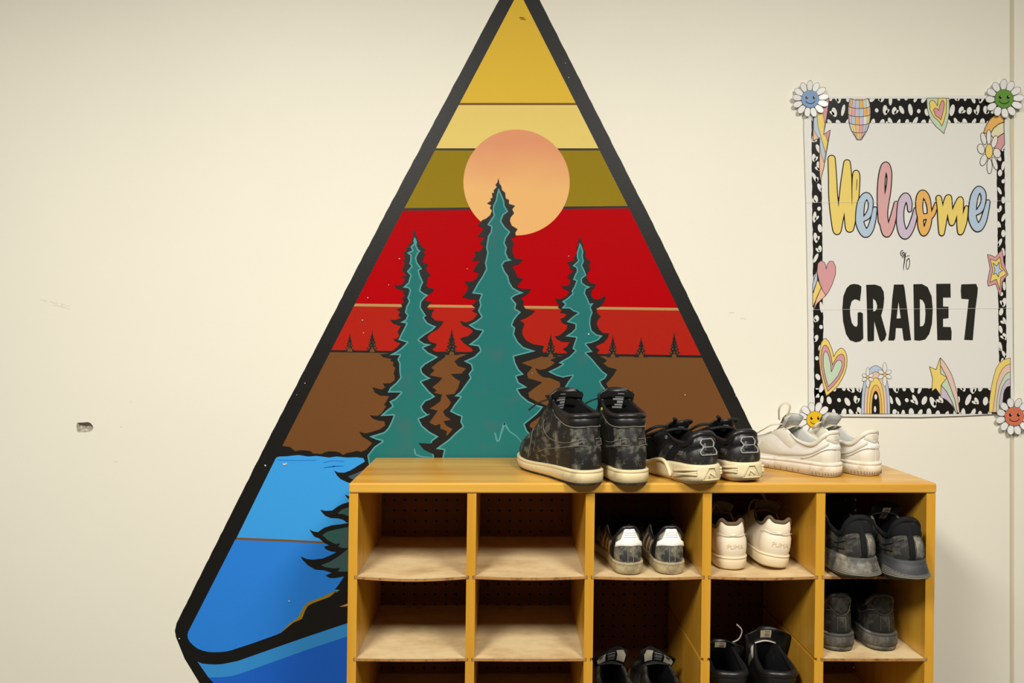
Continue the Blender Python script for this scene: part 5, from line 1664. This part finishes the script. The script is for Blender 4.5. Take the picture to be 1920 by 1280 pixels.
worn_white('worn white sneaker tilted on its edge with a loose taupe bow, right of its pair', (0.5610, -0.279, Z1 + 0.0046), 0, -1,
           lambda L: [[(0.44 * L, -0.010, 0.100), (0.36 * L, 0.004, 0.118), (0.30 * L, 0.024, 0.142), (0.32 * L, 0.030, 0.148), (0.38 * L, 0.012, 0.138), (0.44 * L, -0.008, 0.106)],
                      [(0.44 * L, -0.010, 0.102), (0.40 * L, -0.032, 0.108), (0.36 * L, -0.044, 0.104), (0.34 * L, -0.052, 0.099)],
                      [(0.44 * L, -0.010, 0.102), (0.42 * L, -0.024, 0.118), (0.44 * L, -0.034, 0.114), (0.46 * L, -0.014, 0.102)],
                      [(0.44 * L, -0.006, 0.100), (0.38 * L, 0.014, 0.116), (0.34 * L, 0.034, 0.118), (0.33 * L, 0.042, 0.102), (0.30 * L, 0.042, 0.078)]], roll=7.0, pitch=0)

# --- big charcoal runners hanging over the first shelf, fifth column
HK = dict(L=0.288, w=0.95, rim=dict(x=[.075, .08, .10, .15, .29, .41, .50, .58, .64, .66], y=[0, .046, .084, .104, .114, .098, .074, .054, .033, 0],
          z=[.122, .120, .108, .084, .092, .110, .098, .082, .070, .066]), sole=(0.048, 0.034), spring=0.016, bulge=0.005, toe=0.040, heel_w=1.04, heel_lift=0.008)
def big_runner(label, loc, yaw, inner, sole_m, tagc, roll=0):
    s = Shoe('running_shoe', label, loc, yaw, HK, inner, roll=roll, group='charcoal running shoes in the fifth column')
    fl = lambda k: (lambda x: k * max(0.2, 1 - x * 1.6))
    s.sole_rings('outsole', [(0.0, -0.008), (0.05, -0.002), (0.14, 0.002), (0.15, -0.003)], RUN_S2, cap_bottom=True)
    prof = [(0.12, 0.0), (0.15, fl(0.006)), (0.26, fl(0.010)), (0.40, fl(0.009)), (0.58, fl(0.006)), (0.74, fl(0.004)), (0.76, fl(0.0025)), (0.90, fl(0.003)), (0.98, 0.0), (1.0, -0.004)]
    ms = s.sole_rings('midsole', prof, sole_m)
    for k in range(6):
        fr = 0.20 + 0.065 * k
        off = 0.0105 - 0.0008 * k * (1 + 0.12 * k)
        path = []
        for i in range(25):
            q = -0.30 + 0.60 * i / 24
            (x, y), (nx, ny) = s.base(q, 0)
            z0, z1 = s.zb(x), s.zt(x)
            o_ = off * max(0.2, 1 - x / s.L * 1.6)
            path.append((x + nx * o_, y + ny * o_, z0 + (z1 - z0) * (fr + 0.12 * abs(q) * 3)))
        s.tube('sole_rib', path, 0.0013, RIB, ms, n=5)
    s.upper(RUN_F)
    s.lining(B_CLEAN)
    collar(s, B_FAB, 0.0062, -0.50, 0.50)
    s.patch('heel_collar', B_FAB, -0.26, 0.26, lambda t: 0.60 + 0.05 * abs(2 * t - 1), 0.985, 18, 4, 0.004)
    s.patch('heel_strap', B_FAB, -0.025, 0.045, 0.04, 0.92, 5, 8, 0.0050)
    s.patch('heel_counter', RUN_F, -0.22, 0.22, 0.02, 0.56, 16, 5, 0.0020)
    s.patch('heel_patch', RUN_S, -0.14, -0.03, 0.06, 0.56, 8, 5, 0.0030)
    for g in (1, -1):
        s.line('seam', B_FAB, [(g * 0.08, 0.50), (g * 0.20, 0.44), (g * 0.34, 0.50)], 0.0014)
        s.line('seam', B_FAB, [(g * 0.08, 0.30), (g * 0.20, 0.22), (g * 0.34, 0.26)], 0.0012)
        s.patch('eyestay', B_FAB, g * 0.50, g * 0.80, lambda t: 0.52 + 0.34 * t, 0.98, 12, 4, 0.003)
    s.tongue(B_FAB, 0.64, 0.062, 0.38, 0.138, 0.020, 0.033, th=0.010, bow=0.010)
    if tagc is not None:
        s.tongue_tag(TAGM, 0.46, 0.84, tagc - 0.26, tagc + 0.26)
        for k in range(4):
            s.tongue_tag(TAGI, 0.50 + 0.08 * k, 0.53 + 0.08 * k, tagc - 0.20, tagc + 0.16 - 0.06 * (k % 2), 'tag_print', off=0.0017)
    s.laces(LACE_B, [0.54, 0.60, 0.66, 0.72], 0.0030, 0.006)
    return s
big_runner('dusty charcoal running shoe with ribbed sole, left of the pair jutting over the first shelf', (0.708, -0.356, Z1 + .0005), 2.5, -1, RUN_S, None)
big_runner('charcoal running shoe with paper tag in its tongue, jutting out by the right side panel', (0.7935, -0.372, Z1 + .0005), 0, 1, RUN_S2, -0.1)

# --- worn black leather sneakers, second shelf of the fifth column
Z2 = SH[1]
AF = dict(L=0.268, w=0.98, rim=dict(x=[.05, .055, .08, .15, .29, .41, .50, .58, .63, .64], y=[0, .048, .088, .106, .114, .098, .074, .054, .033, 0],
          z=[.112, .111, .100, .082, .084, .098, .088, .074, .064, .062]), sole=(0.036, 0.028), spring=0.010, bulge=0.003, toe=0.040)
def black_low(label, loc, yaw, inner):
    s = Shoe('low_top_sneaker', label, loc, yaw, AF, inner, group='worn black sneakers in the fifth column')
    s.sole_rings('outsole', [(0.0, -0.004), (0.05, 0.0), (0.28, 0.002), (0.30, 0.0)], DK_S, cap_bottom=True)
    s.sole_rings('midsole', [(0.28, 0.0), (0.31, 0.0032), (0.6, 0.0030), (0.84, 0.0028), (0.87, 0.0016), (0.90, 0.0030), (0.97, 0.0025), (1.0, -0.004)], DK_S)
    s.upper(DK_U)
    s.lining(B_CLEAN)
    collar(s, DK_U, 0.0048, -0.50, 0.50)
    s.patch('heel_tab', DK_U, -0.17, 0.17, lambda t: 0.48 + 0.28 * abs(2 * t - 1) ** 1.6, 0.985, 18, 6, 0.0032)
    s.patch('heel_panel', DK_U, -0.05, 0.05, 0.05, 0.46, 6, 5, 0.0022)
    s.line('seam', DK_S, [(-0.17, 0.78), (-0.09, 0.56), (0.0, 0.48), (0.09, 0.56), (0.17, 0.78)], 0.0006, off=0.0030)
    for g in (1, -1):
        s.line('seam', DK_S, [(g * 0.05, 0.06), (g * 0.05, 0.44)], 0.0009)
        s.line('seam', DK_S, [(g * 0.13, 0.62), (g * 0.26, 0.66), (g * 0.38, 0.62)], 0.0009)
        s.patch('eyestay', DK_U, g * 0.46, g * 0.80, lambda t: 0.56 + 0.3 * t, 0.98, 12, 4, 0.002)
    s.tongue(B_FAB, 0.63, 0.058, 0.38, 0.128, 0.018, 0.029, th=0.010)
    L = s.L
    s.laces(LACE_B, [0.54, 0.60, 0.66, 0.72], 0.0028, 0.005, bow=[[(0.44 * L, 0, 0.105), (0.38 * L, 0.02, 0.128), (0.40 * L, 0.04, 0.122), (0.46 * L, 0.02, 0.104)], [(0.44 * L, 0, 0.105), (0.36 * L, -0.03, 0.120), (0.30 * L, -0.045, 0.112)]])
    return s
black_low('worn black sneaker with grey sole, left of its pair on the second shelf', (0.6945, -0.286, Z2 + .0005), 0, -1)
black_low('worn black sneaker with grey sole, right of its pair on the second shelf', (0.7840, -0.284, Z2 + .0005), -1, 1)

# --- shoes cut off by the lower picture edge
Z3 = SH[2]
MT = dict(L=0.270, w=1.0, rim=dict(x=[.05, .055, .08, .15, .29, .41, .50, .58, .63, .64], y=[0, .048, .088, .108, .114, .098, .074, .054, .033, 0],
          z=[.086, .086, .083, .078, .084, .094, .084, .072, .064, .060]), sole=(0.030, 0.024), spring=0.010, bulge=0.004, toe=0.038)
def pale_tongue(label, loc, yaw, inner, c):
    s = Shoe('low_top_sneaker', label, loc, yaw, MT, inner, group='black sneakers with pale tongues in the third column')
    s.sole_rings('outsole', [(0.0, -0.004), (0.05, 0.0), (0.2, 0.002), (0.22, 0.0)], DK_S, cap_bottom=True)
    s.sole_rings('midsole', [(0.2, 0.0), (0.24, 0.003), (0.9, 0.003), (1.0, -0.004)], CREAM)
    s.upper(DK_U)
    s.lining(B_CLEAN)
    collar(s, DK_U, 0.0062, -0.52, 0.52)
    for g in (1, -1):
        s.patch('eyestay', DK_U, g * 0.50, g * 0.80, lambda t: 0.52 + 0.32 * t, 0.98, 12, 4, 0.002)
    s.tongue(B_FAB, 0.62, 0.060, 0.42, 0.126, 0.026, 0.040, th=0.013, bow=0.012, skew=0.012 * c)
    s.tongue_tag(PATW, 0.60, 0.97, 0.30, 0.80, 'tongue_padding')
    s.tongue_tag(B_FAB, 0.60, 0.97, -0.34, 0.26, 'tag')
    s.tongue_tag(PATW, 0.60, 0.97, -0.86, -0.40, 'tongue_padding')
    for k in range(5):
        s.tongue_tag(GREYTXT, 0.63 + 0.065 * k, 0.665 + 0.065 * k, -0.26, 0.18 - 0.05 * (k % 2), 'tag_print', off=0.0018)
    s.laces(LACE_B, [0.54, 0.60, 0.66, 0.72], 0.0028, 0.005)
    return s
pale_tongue('black sneaker with pale striped tongue, left one at the bottom of the third column', (0.2320, -0.292, Z3), 0, 1, -1)
pale_tongue('black sneaker with pale striped tongue, right one at the bottom of the third column', (0.3350, -0.292, Z3), 0, -1, 1)

BT = dict(L=0.272, w=0.97, rim=dict(x=[.04, .05, .08, .15, .29, .42, .50, .59, .66, .68], y=[0, .056, .102, .130, .122, .088, .066, .054, .034, 0],
          z=[.118, .118, .116, .112, .122, .140, .124, .096, .078, .074]), sole=(0.034, 0.028), spring=0.010, bulge=0.004, toe=0.044)
def tall_black(label, loc, yaw, inner, zt, tagc):
    s = Shoe('high_top_sneaker', label, loc, yaw, BT, inner, group='black high-tops at the bottom of the fourth column')
    s.sole_rings('outsole', [(0.0, -0.004), (0.05, 0.0), (0.3, 0.002), (0.32, 0.0)], DK_S, cap_bottom=True)
    s.sole_rings('midsole', [(0.3, 0.0), (0.33, 0.003), (0.9, 0.003), (1.0, -0.004)], DK_S)
    s.upper(B_CLEAN)
    s.lining(B_FAB)
    collar(s, B_CLEAN, 0.0075, -0.54, 0.54)
    s.patch('collar_band', B_CLEAN, -0.50, 0.50, 0.78, 0.985, 24, 4, 0.003)
    for g in (1, -1):
        s.patch('eyestay', DK_S, g * 0.50, g * 0.82, lambda t: 0.56 + 0.32 * t, 0.98, 12, 4, 0.003)
        s.patch('collar_tip', PATW, g * 0.49, g * 0.56, 0.80, 0.97, 6, 4, 0.005)
    s.tongue(B_CLEAN, 0.64, 0.068, 0.43, zt, 0.034, 0.052, th=0.012, bow=0.020)
    s.tongue_tag(TAGM, 0.76, 0.93, tagc - 0.24, tagc + 0.24)
    for k in range(3):
        s.tongue_tag(TAGI, 0.79 + 0.045 * k, 0.81 + 0.045 * k, tagc - 0.18, tagc + 0.04, 'tag_print', off=0.0017)
    L = s.L
    bw = [[(0.42 * L, -0.024, 0.140), (0.40 * L, -0.042, 0.152), (0.39 * L, -0.048, 0.172), (0.38 * L, -0.036, 0.186)]] if inner > 0 else []
    s.laces(PATW, [0.56, 0.62, 0.68, 0.74, 0.80], 0.0026, 0.006, bow=bw)
    return s
tall_black('glossy black high-top with white tag, left one at the bottom of the fourth column', (0.4700, -0.296, Z3), 0, 1, 0.150, -0.05)
tall_black('glossy black high-top with white tag, taller right one at the bottom of the fourth column', (0.5720, -0.296, Z3), 0, -1, 0.178, 0.0)
